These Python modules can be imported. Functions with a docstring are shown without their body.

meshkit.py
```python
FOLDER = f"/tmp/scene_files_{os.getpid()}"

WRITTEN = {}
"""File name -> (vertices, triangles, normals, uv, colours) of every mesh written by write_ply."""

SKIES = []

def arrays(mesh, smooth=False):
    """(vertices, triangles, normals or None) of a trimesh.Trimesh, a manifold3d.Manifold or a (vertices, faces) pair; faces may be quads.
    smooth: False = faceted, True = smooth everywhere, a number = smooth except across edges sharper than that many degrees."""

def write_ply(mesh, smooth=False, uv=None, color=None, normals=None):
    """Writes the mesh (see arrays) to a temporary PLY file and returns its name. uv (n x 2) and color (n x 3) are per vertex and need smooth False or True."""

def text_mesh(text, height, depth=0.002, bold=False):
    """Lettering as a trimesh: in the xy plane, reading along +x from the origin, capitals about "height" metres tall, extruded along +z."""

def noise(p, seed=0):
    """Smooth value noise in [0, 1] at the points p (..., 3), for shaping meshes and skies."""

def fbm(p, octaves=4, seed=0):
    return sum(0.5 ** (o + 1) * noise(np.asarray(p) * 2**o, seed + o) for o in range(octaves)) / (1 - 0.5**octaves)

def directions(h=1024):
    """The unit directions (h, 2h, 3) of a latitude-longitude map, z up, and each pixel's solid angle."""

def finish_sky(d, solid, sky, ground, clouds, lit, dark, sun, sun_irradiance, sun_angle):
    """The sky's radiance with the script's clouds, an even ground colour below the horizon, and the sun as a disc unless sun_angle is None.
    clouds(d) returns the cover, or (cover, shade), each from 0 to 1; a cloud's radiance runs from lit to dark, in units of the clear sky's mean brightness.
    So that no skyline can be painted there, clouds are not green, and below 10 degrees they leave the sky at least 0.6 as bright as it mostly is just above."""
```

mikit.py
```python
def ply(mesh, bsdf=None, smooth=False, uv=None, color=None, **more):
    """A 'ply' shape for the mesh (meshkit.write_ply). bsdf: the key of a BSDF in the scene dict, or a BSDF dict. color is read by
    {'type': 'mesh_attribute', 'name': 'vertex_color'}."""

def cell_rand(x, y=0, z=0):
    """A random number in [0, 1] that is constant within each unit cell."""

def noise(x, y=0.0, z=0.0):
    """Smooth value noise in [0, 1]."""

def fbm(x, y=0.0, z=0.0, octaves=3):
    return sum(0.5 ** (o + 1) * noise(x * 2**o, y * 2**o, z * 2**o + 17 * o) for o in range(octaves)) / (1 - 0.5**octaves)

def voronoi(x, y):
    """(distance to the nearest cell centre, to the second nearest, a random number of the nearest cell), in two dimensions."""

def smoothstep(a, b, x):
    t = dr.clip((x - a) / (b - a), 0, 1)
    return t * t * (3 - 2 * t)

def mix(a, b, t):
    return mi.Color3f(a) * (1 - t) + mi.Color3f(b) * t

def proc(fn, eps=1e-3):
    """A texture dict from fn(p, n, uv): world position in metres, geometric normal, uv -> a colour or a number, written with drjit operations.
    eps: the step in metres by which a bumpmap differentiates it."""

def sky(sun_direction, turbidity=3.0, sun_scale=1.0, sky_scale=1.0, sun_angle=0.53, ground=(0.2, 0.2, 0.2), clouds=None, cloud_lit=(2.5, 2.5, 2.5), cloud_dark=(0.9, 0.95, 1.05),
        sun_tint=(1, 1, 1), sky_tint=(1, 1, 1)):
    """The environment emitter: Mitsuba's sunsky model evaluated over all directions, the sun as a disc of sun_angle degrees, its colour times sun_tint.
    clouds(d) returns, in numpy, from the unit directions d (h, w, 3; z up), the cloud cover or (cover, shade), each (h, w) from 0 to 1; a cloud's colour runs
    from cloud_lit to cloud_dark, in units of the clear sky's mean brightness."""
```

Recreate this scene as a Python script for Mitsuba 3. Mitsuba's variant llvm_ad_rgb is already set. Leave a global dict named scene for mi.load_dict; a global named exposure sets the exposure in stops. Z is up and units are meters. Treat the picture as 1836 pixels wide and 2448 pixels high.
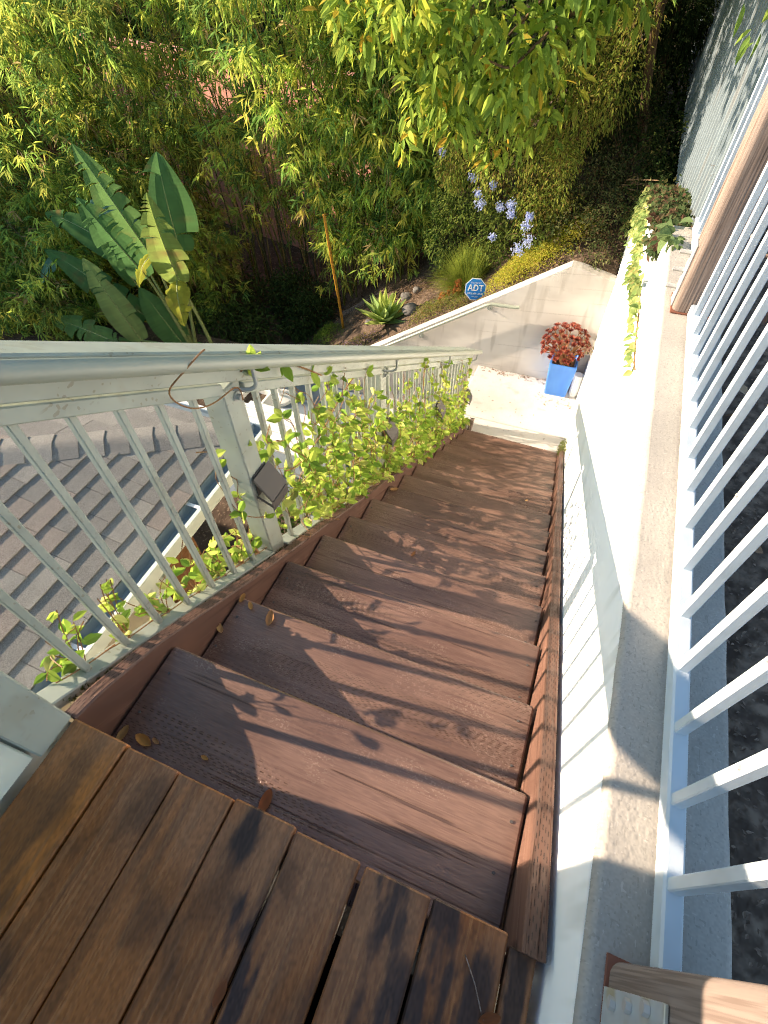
import math
import numpy as np
import trimesh
import shapely.geometry as sg
import drjit as dr
import mitsuba as mi
import mikit
import meshkit
from mikit import proc, noise, fbm, smoothstep, mix, cell_rand

T = mi.ScalarTransform4f
scene, labels = {}, {}
rng = np.random.default_rng(7)

# ------------------------------------------------------------------ camera
EYE = np.array([0.0, 0.0, 1.24])
PITCH, YAW, ROLL = 0.89246, -0.39565, 0.01969
FWD = np.array([math.sin(YAW) * math.cos(PITCH), math.cos(YAW) * math.cos(PITCH), -math.sin(PITCH)])
_r = np.array([math.cos(YAW), -math.sin(YAW), 0.0])
_d = np.cross(FWD, _r)
DOWN = -math.sin(ROLL) * _r + math.cos(ROLL) * _d
scene['camera'] = {'type': 'perspective', 'fov': 2 * math.degrees(math.atan(918 / 1228.32)), 'fov_axis': 'x',
                   'near_clip': 0.02, 'far_clip': 2000.0,
                   'to_world': T().look_at(origin=EYE.tolist(), target=(EYE + FWD).tolist(), up=(-DOWN).tolist())}

# ------------------------------------------------------------------ sky, sun, exposure
SUN_EL = math.radians(21.4)
SUN = (-0.994 * math.cos(SUN_EL), -0.11 * math.cos(SUN_EL), math.sin(SUN_EL))
scene['sky'] = mikit.sky(SUN, turbidity=3, ground=(0.18, 0.17, 0.14), sun_tint=(0.93, 1.0, 1.27), sun_scale=1.4, sky_scale=1.3)
exposure = 3.05

# ------------------------------------------------------------------ helpers
def key_for(name):
    if name not in scene and name not in USED:
        USED.add(name)
        return name
    i = 1
    while f'{name}_{i:03d}' in USED or f'{name}_{i:03d}' in scene:
        i += 1
    k = f'{name}_{i:03d}'
    USED.add(k)
    return k


USED = set()


def thing(name, label=None, cat=None, group=None, kind=None):
    k = key_for(name)
    d = {}
    if label: d['label'] = label
    if cat: d['category'] = cat
    if group: d['group'] = group
    if kind: d['kind'] = kind
    labels[k] = d
    return k


def add(key, mesh, bsdf, smooth=False, color=None, **kw):
    scene[key] = mikit.ply(mesh, bsdf, smooth=smooth, color=color, **kw)
    return key


def part(parent, name, mesh, bsdf, smooth=False, label=None, kind=None, color=None):
    k = key_for(parent + '__' + name)
    add(k, mesh, bsdf, smooth, color)
    if label or kind:
        labels[k] = {}
        if label: labels[k]['label'] = label
        if kind: labels[k]['kind'] = kind
    return k


def cat(ms):
    return trimesh.util.concatenate([trimesh.Trimesh(*m, process=False) if isinstance(m, tuple) else m for m in ms])


def slab(o, a, b, c, ch=0.004):
    """Chamfered parallelepiped: origin o, edge vectors a, b, c."""
    o, a, b, c = (np.asarray(v, float) for v in (o, a, b, c))
    L = [max(np.linalg.norm(v), 1e-9) for v in (a, b, c)]
    pts = []
    for i in (0, 1):
        for j in (0, 1):
            for k in (0, 1):
                s = np.array([i, j, k], float)
                for ax in range(3):
                    f = s.copy()
                    for q in range(3):
                        if q != ax:
                            f[q] += (1 - 2 * s[q]) * min(ch / L[q], 0.3)
                    pts.append(o + a * f[0] + b * f[1] + c * f[2])
    return trimesh.convex.convex_hull(np.array(pts))


def box(x0, x1, y0, y1, z0, z1, ch=0.004):
    return slab((x0, y0, z0), (x1 - x0, 0, 0), (0, y1 - y0, 0), (0, 0, z1 - z0), ch)


def xprism(poly, x0, x1):
    """Polygon in (y, z) extruded along x."""
    p = sg.Polygon(poly)
    m = trimesh.creation.extrude_polygon(p, x1 - x0, engine='earcut')
    v = m.vertices
    m2 = trimesh.Trimesh(np.column_stack([v[:, 2] + x0, v[:, 0], v[:, 1]]), m.faces, process=False)
    return m2


def yprism(poly, y0, y1):
    """Polygon in (x, z) extruded along y."""
    p = sg.Polygon(poly)
    m = trimesh.creation.extrude_polygon(p, y1 - y0, engine='earcut')
    v = m.vertices
    f = m.faces[:, ::-1]
    return trimesh.Trimesh(np.column_stack([v[:, 0], v[:, 2] + y0, v[:, 1]]), f, process=False)


def tube(path, r, n=8, cap=True):
    path = np.asarray(path, float)
    r = np.broadcast_to(np.asarray(r, float), (len(path),))
    t = np.gradient(path, axis=0)
    t /= np.linalg.norm(t, axis=1, keepdims=True) + 1e-12
    ref = np.array([0, 0, 1.0]) if abs(t[0, 2]) < 0.9 else np.array([1.0, 0, 0])
    u = np.cross(t, ref)
    bad = np.linalg.norm(u, axis=1) < 1e-3
    u[bad] = np.cross(t[bad], [0.3, 1, 0.2])
    u /= np.linalg.norm(u, axis=1, keepdims=True)
    for i in range(1, len(u)):
        w = u[i - 1] - t[i] * (u[i - 1] @ t[i])
        u[i] = w / (np.linalg.norm(w) + 1e-12)
    w = np.cross(t, u)
    ang = np.arange(n) * 2 * np.pi / n
    V = (path[:, None] + r[:, None, None] * (np.cos(ang)[None, :, None] * u[:, None] + np.sin(ang)[None, :, None] * w[:, None])).reshape(-1, 3)
    F = []
    for i in range(len(path) - 1):
        for j in range(n):
            a, b = i * n + j, i * n + (j + 1) % n
            F += [[a, b, b + n], [a, b + n, a + n]]
    if cap:
        V = np.vstack([V, path[0], path[-1]])
        c0, c1 = len(V) - 2, len(V) - 1
        e = (len(path) - 1) * n
        for j in range(n):
            F += [[c0, (j + 1) % n, j], [c1, e + j, e + (j + 1) % n]]
    return trimesh.Trimesh(V, F, process=False)


def smooth_path(pts, n=24):
    from scipy.interpolate import CubicSpline
    pts = np.asarray(pts, float)
    s = np.linspace(0, 1, len(pts))
    return CubicSpline(s, pts)(np.linspace(0, 1, n))


def unit(v):
    return v / (np.linalg.norm(v, axis=-1, keepdims=True) + 1e-12)


def rand_dirs(n, r=rng):
    return unit(r.normal(size=(n, 3)))


def leaves(P, D, N, L, W, fold=0.25, bend=0.25, big=False):
    """Many leaves in one mesh. P base, D direction, N face normal, L length, W width (arrays). Returns (V, F, leaf index per vertex)."""
    n = len(P)
    D = unit(D)
    S = unit(np.cross(D, N))
    N = np.cross(S, D)
    L = np.broadcast_to(L, (n,))[:, None]
    W = np.broadcast_to(W, (n,))[:, None]
    dn = np.array([0, 0, -1.0])
    if not big:
        st = [(0, 0, 0), (0.42, 0.5, 1), (1, 0, 0), (0.42, -0.5, 1)]
        V = np.stack([P + D * L * a + S * W * b + N * W * fold * c + dn * L * bend * a * a for a, b, c in st], 1)
        F = np.array([[0, 1, 2], [0, 2, 3]])
    else:
        st = [(0, 0, 0), (0.25, 0.40, 1), (0.25, 0, 0), (0.25, -0.40, 1), (0.58, 0.46, 1), (0.58, 0, 0), (0.58, -0.46, 1), (0.84, 0.22, .6), (0.84, 0, 0), (0.84, -0.22, .6), (1, 0, 0)]
        V = np.stack([P + D * L * a + S * W * b + N * W * fold * c + dn * L * bend * a * a for a, b, c in st], 1)
        F = np.array([[0, 1, 2], [0, 2, 3], [1, 4, 5], [1, 5, 2], [2, 5, 6], [2, 6, 3], [4, 7, 8], [4, 8, 5], [5, 8, 9], [5, 9, 6], [7, 10, 8], [8, 10, 9]])
    k = V.shape[1]
    Fs = (F[None] + (np.arange(n) * k)[:, None, None]).reshape(-1, 3)
    return V.reshape(-1, 3), Fs, np.repeat(np.arange(n), k)


def palette(n, cols, jit=0.15, r=rng, p=None):
    cols = np.asarray(cols, float)
    i = r.choice(len(cols), n, p=p)
    j = r.choice(len(cols), n, p=p)
    t = r.random((n, 1)) * 0.5
    c = cols[i] * (1 - t) + cols[j] * t
    return np.clip(c * (1 + jit * r.normal(size=(n, 1))), 0.002, 0.95)


class Foliage:
    def __init__(self):
        self.v, self.f, self.c, self.k = [], [], [], 0

    def add(self, P, D, N, L, W, cols, fold=0.25, bend=0.25, big=False, jit=0.15, p=None, r=rng):
        V, F, idx = leaves(P, D, N, L, W, fold, bend, big)
        c = palette(len(P), cols, jit, r, p)
        self.v.append(V); self.f.append(F + self.k); self.c.append(c[idx])
        self.k += len(V)

    def mesh(self):
        return (np.vstack(self.v), np.vstack(self.f)), np.vstack(self.c)

    def to(self, parent, name, bsdf='leaf_thin', kind=None, label=None):
        m, c = self.mesh()
        return part(parent, name, m, bsdf, False, label, kind, c)

    def top(self, key, bsdf='leaf_thin'):
        m, c = self.mesh()
        return add(key, m, bsdf, False, c)


def blob_points(n, c, rx, ry, rz, r=rng, shell=0.45, clump=0):
    """Points in an ellipsoid, thicker near its surface; clump > 0 gathers them in that many tufts."""
    if clump:
        cd = rand_dirs(clump, r) * (shell + (1 - shell) * r.random((clump, 1)))
        i = r.integers(0, clump, n)
        q = cd[i] + r.normal(size=(n, 3)) * (0.9 / clump ** 0.45)
        q *= np.minimum(1, 1.15 / np.maximum(np.linalg.norm(q, axis=1, keepdims=True), 1e-6))
    else:
        q = rand_dirs(n, r) * (shell + (1 - shell) * r.random((n, 1)) ** 0.6)
    return np.asarray(c) + q * np.array([rx, ry, rz]), q


def bush(fol, c, rx, ry, rz, n, L, W, cols, droop=0.3, clump=30, big=False, p=None, bend=0.25, r=rng):
    P, q = blob_points(n, c, rx, ry, rz, r, clump=clump)
    D = unit(q + rand_dirs(n, r) * 0.9 + np.array([0, 0, -droop]))
    N = unit(np.array([0, 0, 1.0]) + rand_dirs(n, r) * 0.7 + q * 0.4)
    LL = L * (0.7 + 0.6 * r.random(n))
    fol.add(P, D, N, LL, W * LL / L, cols, big=big, p=p, bend=bend, r=r)


def grid_mesh(x, y, zf, flip=False):
    X, Y = np.meshgrid(x, y, indexing='ij')
    Z = zf(X, Y)
    V = np.stack([X, Y, Z], -1).reshape(-1, 3)
    nx, ny = len(x), len(y)
    i, j = np.meshgrid(np.arange(nx - 1), np.arange(ny - 1), indexing='ij')
    a = (i * ny + j).ravel()
    F = np.vstack([np.stack([a, a + ny, a + ny + 1], 1), np.stack([a, a + ny + 1, a + 1], 1)])
    return trimesh.Trimesh(V, F, process=False)


def nz(x, y, s, seed=0):
    return meshkit.fbm(np.stack([x * s, y * s, 0 * x], -1), 3, seed) - 0.5


def loft(rings, close=True):
    n = len(rings[0])
    V = np.array(rings).reshape(-1, 3)
    F = []
    for i in range(len(rings) - 1):
        for j in range(n):
            a, b = i * n + j, i * n + (j + 1) % n
            F += [[a, b, b + n], [a, b + n, a + n]]
    if close:
        for e, s in ((0, -1), ((len(rings) - 1) * n, 1)):
            for j in range(1, n - 1):
                F.append([e, e + j, e + j + 1] if s > 0 else [e, e + j + 1, e + j])
    return trimesh.Trimesh(V, F, process=False)


# ------------------------------------------------------------------ materials
def mat(name, d, two=True):
    scene[name] = {'type': 'twosided', 'bsdf': d} if two else d


def princ(col, rough=0.6, spec=0.4, **k):
    return {'type': 'principled', 'base_color': col if isinstance(col, dict) else {'type': 'rgb', 'value': list(col)}, 'roughness': rough, 'specular': spec, **k}


def bumped(d, fn, scale=1.0, eps=1e-3):
    return {'type': 'bumpmap', 'arbitrary': proc(fn, eps), 'scale': scale, 'bsdf': d}


# deck: boards run along y, each with its own tone; black water stains near the right boards' ends
STAINS = [(-0.01, 0.03, 0.05, 0.10), (0.085, 0.03, 0.04, 0.09), (0.10, -0.10, 0.07, 0.12), (0.035, -0.16, 0.06, 0.16), (0.16, -0.07, 0.05, 0.12), (-0.26, -0.10, 0.035, 0.08), (-0.22, -0.19, 0.035, 0.09), (-0.33, 0.03, 0.03, 0.07), (0.235, 0.0, 0.03, 0.10)]


def deck_col(p, n, uv):
    b = dr.floor((p.x + 0.838) / 0.1455)
    g = fbm(p.x * 170 + 30 * cell_rand(b), p.y * 5, 3.0, 3)
    big = fbm(p.x * 9, p.y * 4.5, 1.0, 3)
    fine = noise(p.x * 300 + p.y * 60, p.y * 120 - p.x * 40, 2.0)
    tone = cell_rand(b, 5)
    base = mix((0.33, 0.110, 0.026), (0.21, 0.072, 0.020), tone)
    base = mix(base, (0.44, 0.15, 0.026), smoothstep(-0.66, -0.70, p.x))
    c = mix(base, (0.40, 0.17, 0.06), smoothstep(0.45, 0.75, g) * 0.5)
    c = mix(c, (0.065, 0.028, 0.012), smoothstep(0.52, 0.78, fbm(p.x * 60, p.y * 3.2, 9.0, 2)) * 0.45)
    grey = smoothstep(-0.28, 0.05, p.y) * smoothstep(0.35, 0.7, big)
    c = mix(c, (0.29, 0.155, 0.085), grey * 0.5)
    st = mi.Float(0)
    for sx, sy, rx, ry in STAINS:
        d2 = dr.square((p.x - sx) / rx) + dr.square((p.y - sy) / ry)
        st = dr.maximum(st, dr.exp(-d2))
    st = smoothstep(0.16, 0.72, st * (2.1 * fbm(p.x * 42 + 3, p.y * 13, 4.0, 4) - 0.30))
    c = mix(c, (0.020, 0.017, 0.018), st * 0.85)
    c = mix(c, (0.026, 0.016, 0.010), smoothstep(0.50, 0.74, fbm(p.x * 9, p.y * 6, 14.0, 4)) * 0.5)
    return c * (0.8 + 0.4 * fine)


def deck_bump(p, n, uv):
    return fbm(p.x * 230, p.y * 7, 3.0, 2) * 0.0011 + fbm(p.x * 30, p.y * 12, 1.0, 2) * 0.0006


mat('deck_wood', bumped(princ(proc(deck_col), 0.52, 0.35), deck_bump))


# treads: stained softwood, grain along x, rows of incised dashes
def incise(p):
    row = dr.floor(p.y * 190)
    off = cell_rand(row, 3) * 0.06
    col = (p.x + off) / 0.023
    cx = col - dr.floor(col)
    ry = p.y * 190 - row
    wob = noise(p.x * 90, p.y * 60, 1.0)
    m = smoothstep(0.0, 0.12, cx) * smoothstep(0.62, 0.5, cx) * smoothstep(0.25, 0.4, ry) * smoothstep(0.75, 0.6, ry)
    yn = (p.y - 0.365) / 0.2905 - dr.floor((p.y - 0.365) / 0.2905)
    zone = smoothstep(0.42, 0.60, fbm(p.x * 1.3, p.y * 7, p.z * 7, 2) + 0.08 * wob + 0.22 * smoothstep(0.45, 0.0, yn) - 0.12) * smoothstep(0.15, 0.45, cell_rand(row, 8))
    return m * zone


def crackx(p):
    return smoothstep(0.66, 0.74, fbm(p.x * 2.2, p.y * 95, p.z * 31, 3))


def tread_col(p, n, uv):
    k = dr.floor(-p.z / 0.183 + 0.3)
    g = fbm(p.x * 6, p.y * 130 + 9 * k, k * 1.7, 3)
    big = fbm(p.x * 3, p.y * 9, k * 2.1, 3)
    c = mix((0.120, 0.066, 0.047), (0.185, 0.108, 0.079), smoothstep(0.3, 0.7, big))
    c = mix(c, (0.10, 0.052, 0.036), smoothstep(0.5, 0.75, g) * 0.55)
    wear = smoothstep(0.62, 0.8, noise(p.x * 210, p.y * 300, 1.0)) * smoothstep(0.5, 0.75, fbm(p.x * 7, p.y * 14, 5.0 + k, 2))
    c = mix(c, (0.32, 0.23, 0.175), wear * 0.28)
    c = mix(c, (0.03, 0.016, 0.012), dr.maximum(incise(p) * 0.55, crackx(p) * 0.55))
    return c * (0.86 + 0.28 * noise(p.x * 40, p.y * 420, 2.0))


def tread_bump(p, n, uv):
    return fbm(p.x * 9, p.y * 190, p.z * 3, 2) * 0.0012 - incise(p) * 0.0016 - crackx(p) * 0.0018 + noise(p.x * 160, p.y * 260, 5.0) * 0.0003


mat('tread_wood', bumped(princ(proc(tread_col), 0.36, 0.65), tread_bump))


# stringers: the same stain, grain along the slope; rough split top edge on the wall side
def string_col(p, n, uv):
    s = p.y * 0.846 - p.z * 0.533
    w = p.z * 0.846 + p.y * 0.533
    g = fbm(s * 4, w * 110, p.x * 90, 3)
    big = fbm(s * 5, w * 18, p.x * 5, 3)
    c = mix((0.135, 0.068, 0.046), (0.085, 0.046, 0.035), big)
    c = mix(c, (0.18, 0.105, 0.078), smoothstep(0.55, 0.8, g) * 0.5)
    c = mix(c, (0.055, 0.026, 0.018), smoothstep(0.55, 0.78, fbm(s * 2.5, w * 60, p.x * 60, 2)) * 0.7)
    row = dr.floor(p.x * 160)
    t = s / 0.03 + 7 * cell_rand(row)
    d = smoothstep(0.0, 0.15, t - dr.floor(t)) * smoothstep(0.6, 0.45, t - dr.floor(t)) * smoothstep(0.3, 0.45, p.x * 160 - row) * smoothstep(0.8, 0.65, p.x * 160 - row)
    c = mix(c, (0.02, 0.011, 0.008), d * smoothstep(0.6, 0.9, n.z) * 0.85)
    return c


def string_bump(p, n, uv):
    s = p.y * 0.846 - p.z * 0.533
    w = p.z * 0.846 + p.y * 0.533
    return fbm(s * 5, w * 150, p.x * 170, 3) * 0.0028 - smoothstep(0.6, 0.7, fbm(s * 5, 3.0, p.x * 120, 2)) * 0.003


mat('stringer_wood', bumped(princ(proc(string_col), 0.55, 0.4), string_bump))

# paints
def paint_col(p, n, uv):
    d = fbm(p.x * 7, p.y * 7, p.z * 7, 3)
    c = mix((0.325, 0.36, 0.305), (0.27, 0.30, 0.255), smoothstep(0.4, 0.75, d))
    sp = smoothstep(0.76, 0.84, noise(p.x * 110, p.y * 110, p.z * 90)) * smoothstep(0.45, 0.65, d)
    c = mix(c, (0.25, 0.235, 0.17), smoothstep(0.58, 0.75, fbm(p.x * 20, p.y * 20, p.z * 6, 3)) * 0.35)
    return mix(c, (0.20, 0.18, 0.13), sp * 0.7)


mat('sage_paint', bumped(princ(proc(paint_col), 0.38, 0.45), lambda p, n, uv: fbm(p.x * 45, p.y * 45, p.z * 45, 2) * 0.0006))


def rail_paint(p, n, uv):
    d = fbm(p.x * 14, p.y * 14, p.z * 14, 3)
    return mix((0.50, 0.56, 0.60), (0.43, 0.485, 0.52), smoothstep(0.45, 0.8, d))


mat('grey_paint', princ(proc(rail_paint), 0.32, 0.5))
mat('bronze', princ((0.085, 0.078, 0.072), 0.55, 0.4, metallic=0.2))
mat('pipe_paint', princ((0.28, 0.305, 0.25), 0.34, 0.5))
mat('bracket_paint', princ((0.27, 0.29, 0.27), 0.4, 0.5))
mat('black', princ((0.012, 0.011, 0.010), 0.9, 0.1))


# stucco, concrete
def stucco_col(p, n, uv):
    d = fbm(p.x * 3, p.y * 3, p.z * 5, 4)
    c = mix((0.86, 0.86, 0.84), (0.76, 0.76, 0.73), smoothstep(0.45, 0.8, d) * 0.8)
    run = smoothstep(0.5, 0.8, fbm(p.y * 26, p.z * 3.0, 2.0, 3)) * smoothstep(-0.05, 0.2, p.z)
    return mix(c, (0.47, 0.47, 0.42), run * 0.5)


mat('stucco', bumped(princ(proc(stucco_col), 0.85, 0.15), lambda p, n, uv: fbm(p.x * 70, p.y * 70, p.z * 70, 3) * 0.0018))


def cap_col(p, n, uv):
    d = fbm(p.x * 6, p.y * 6, 1.0, 4)
    c = mix((0.40, 0.365, 0.32), (0.33, 0.305, 0.27), smoothstep(0.35, 0.75, d))
    gr = noise(p.x * 310, p.y * 310, 1.0)
    c = c * (0.92 + 0.16 * gr)
    pit = smoothstep(0.80, 0.88, noise(p.x * 260, p.y * 200, 7.0))
    c = mix(c, (0.16, 0.15, 0.135), pit * 0.3)
    lt = smoothstep(0.88, 0.93, noise(p.x * 190, p.y * 190, 12.0))
    return mix(c, (0.5, 0.47, 0.43), lt * 0.5)


mat('cap_concrete', bumped(princ(proc(cap_col), 0.85, 0.2), lambda p, n, uv: fbm(p.x * 180, p.y * 180, p.z * 100, 3) * 0.0016))


def pave_col(p, n, uv):
    d = fbm(p.x * 2.3, p.y * 2.3, p.z * 2.3, 4)
    c = mix((0.50, 0.485, 0.46), (0.40, 0.385, 0.36), smoothstep(0.35, 0.75, d))
    st = smoothstep(0.58, 0.78, fbm(p.x * 9, p.y * 13, p.z * 6, 3))
    c = mix(c, (0.30, 0.27, 0.23), st * 0.45)
    sp = smoothstep(0.86, 0.9, noise(p.x * 60, p.y * 60, p.z * 60))
    return mix(c, (0.2, 0.17, 0.14), sp * 0.55) * (0.92 + 0.16 * noise(p.x * 240, p.y * 240, p.z * 240))


mat('pavement', bumped(princ(proc(pave_col), 0.85, 0.2), lambda p, n, uv: fbm(p.x * 120, p.y * 120, p.z * 120, 2) * 0.0012))


def board_wall_col(p, n, uv):
    d = fbm(p.x * 1.6, p.z * 3.0, 2.0, 4)
    c = mix((0.50, 0.48, 0.45), (0.38, 0.36, 0.335), smoothstep(0.35, 0.75, d))
    h = p.z - 0.10 * p.x
    ln = h / 0.16 - dr.floor(h / 0.16)
    line = smoothstep(0.06, 0.0, dr.abs(ln - 0.5)) * smoothstep(0.35, 0.65, fbm(p.x * 3, dr.floor(h / 0.16) * 3.7, 1.0, 2))
    c = mix(c, (0.25, 0.23, 0.2), line * 0.35)
    run = smoothstep(0.52, 0.8, fbm(p.x * 12, p.z * 2.0, 8.0, 3))
    return mix(c, (0.24, 0.22, 0.19), run * 0.4)


mat('formed_concrete', bumped(princ(proc(board_wall_col), 0.85, 0.2), lambda p, n, uv: fbm(p.x * 40, p.y * 40, p.z * 60, 3) * 0.003))


# earth
def soil_col(p, n, uv):
    d = fbm(p.x * 5, p.y * 5, p.z * 5, 4)
    c = mix((0.06, 0.042, 0.031), (0.115, 0.082, 0.06), smoothstep(0.35, 0.75, d))
    ch = smoothstep(0.66, 0.76, noise(p.x * 55, p.y * 38, p.z * 50))
    return mix(c, (0.22, 0.16, 0.115), ch * 0.6)


mat('soil', bumped(princ(proc(soil_col), 0.95, 0.1), lambda p, n, uv: fbm(p.x * 32, p.y * 32, p.z * 32, 3) * 0.02, eps=3e-3))
def mulch_col(p, n, uv):
    d = fbm(p.x * 40, p.y * 40, p.z * 40, 4)
    return mix((0.09, 0.065, 0.05), (0.26, 0.19, 0.14), smoothstep(0.3, 0.75, d))


mat('mulch_soil', bumped(princ(proc(mulch_col), 0.95, 0.1), lambda p, n, uv: fbm(p.x * 70, p.y * 70, p.z * 70, 3) * 0.012, eps=2e-3))
mat('mulch_chip', princ({'type': 'mesh_attribute', 'name': 'vertex_color'}, 0.85, 0.15))
mat('vcol', princ({'type': 'mesh_attribute', 'name': 'vertex_color'}, 0.5, 0.35))

# foliage
def thin(rough=0.38, trans=1.1, spec_tint=0.0):
    return {'type': 'principledthin', 'base_color': {'type': 'mesh_attribute', 'name': 'vertex_color'}, 'roughness': rough, 'diff_trans': trans, 'eta': 1.45, 'spec_tint': spec_tint}


mat('leaf_thin', thin(), two=False)
mat('leaf_dry', thin(0.7, 0.5), two=False)


def bark_col(p, n, uv):
    g = fbm(p.x * 40, p.y * 40, p.z * 8, 3)
    return mix((0.17, 0.105, 0.06), (0.075, 0.05, 0.034), smoothstep(0.35, 0.7, g))


mat('bark', bumped(princ(proc(bark_col), 0.85, 0.2), lambda p, n, uv: fbm(p.x * 60, p.y * 60, p.z * 14, 3) * 0.004))
mat('culm', princ({'type': 'mesh_attribute', 'name': 'vertex_color'}, 0.4, 0.45))
mat('stem_brown', princ((0.24, 0.12, 0.05), 0.6, 0.3))


# round / square weathered post
def post_col(p, n, uv):
    g = fbm(p.x * 300, p.y * 300, p.z * 7, 3)
    c = mix((0.25, 0.195, 0.165), (0.165, 0.122, 0.10), smoothstep(0.35, 0.7, g))
    ck = smoothstep(0.66, 0.71, fbm(p.x * 75, p.y * 75, p.z * 1.8, 2))
    return mix(c, (0.05, 0.03, 0.022), ck * 0.8)


mat('post_wood', bumped(princ(proc(post_col), 0.7, 0.3), lambda p, n, uv: fbm(p.x * 160, p.y * 160, p.z * 5, 2) * 0.0015))


def galv_col(p, n, uv):
    d = fbm(p.x * 30, p.y * 30, p.z * 30, 3)
    c = mix((0.55, 0.58, 0.58), (0.42, 0.45, 0.46), d)
    return mix(c, (0.42, 0.33, 0.12), smoothstep(0.6, 0.78, fbm(p.x * 22, p.y * 22, p.z * 16, 3)) * 0.6)


mat('galvanised', princ(proc(galv_col), 0.5, 0.5, metallic=0.35))
mat('rust_plate', princ((0.20, 0.08, 0.05), 0.75, 0.3))
mat('steel', princ((0.48, 0.46, 0.43), 0.4, 0.5, metallic=0.3))


# corrugated sheet
def sheet_col(p, n, uv):
    d = fbm(p.x * 3, p.y * 3, p.z * 5, 3)
    c = mix((0.23, 0.285, 0.32), (0.18, 0.22, 0.25), d)
    return mix(c, (0.30, 0.25, 0.2), smoothstep(0.6, 0.8, fbm(p.y * 10, p.z * 2.5, 4.0, 3)) * 0.3)


mat('sheet_metal', princ(proc(sheet_col), 0.42, 0.5, metallic=0.25))


# shingles, four tones
def shingle(a, b):
    def col(p, n, uv):
        g = noise(p.x * 330, p.y * 330, p.z * 330)
        d = fbm(p.x * 12, p.y * 12, p.z * 12, 3)
        return mix(a, b, d) * (0.62 + 0.76 * g)
    return bumped(princ(proc(col), 0.95, 0.12), lambda p, n, uv: noise(p.x * 260, p.y * 260, p.z * 260) * 0.0012)


mat('shingle_a', shingle((0.265, 0.255, 0.230), (0.205, 0.198, 0.182)))
mat('shingle_b', shingle((0.215, 0.207, 0.190), (0.165, 0.160, 0.150)))
mat('shingle_c', shingle((0.255, 0.222, 0.195), (0.20, 0.180, 0.162)))
mat('gutter_blue', princ((0.23, 0.30, 0.35), 0.4, 0.5))
mat('cream_paint', princ((0.62, 0.65, 0.53), 0.5, 0.4))
mat('white_paint', princ((0.76, 0.77, 0.75), 0.45, 0.4))
mat('tan_wall', princ((0.42, 0.36, 0.24), 0.8, 0.2))


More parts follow.
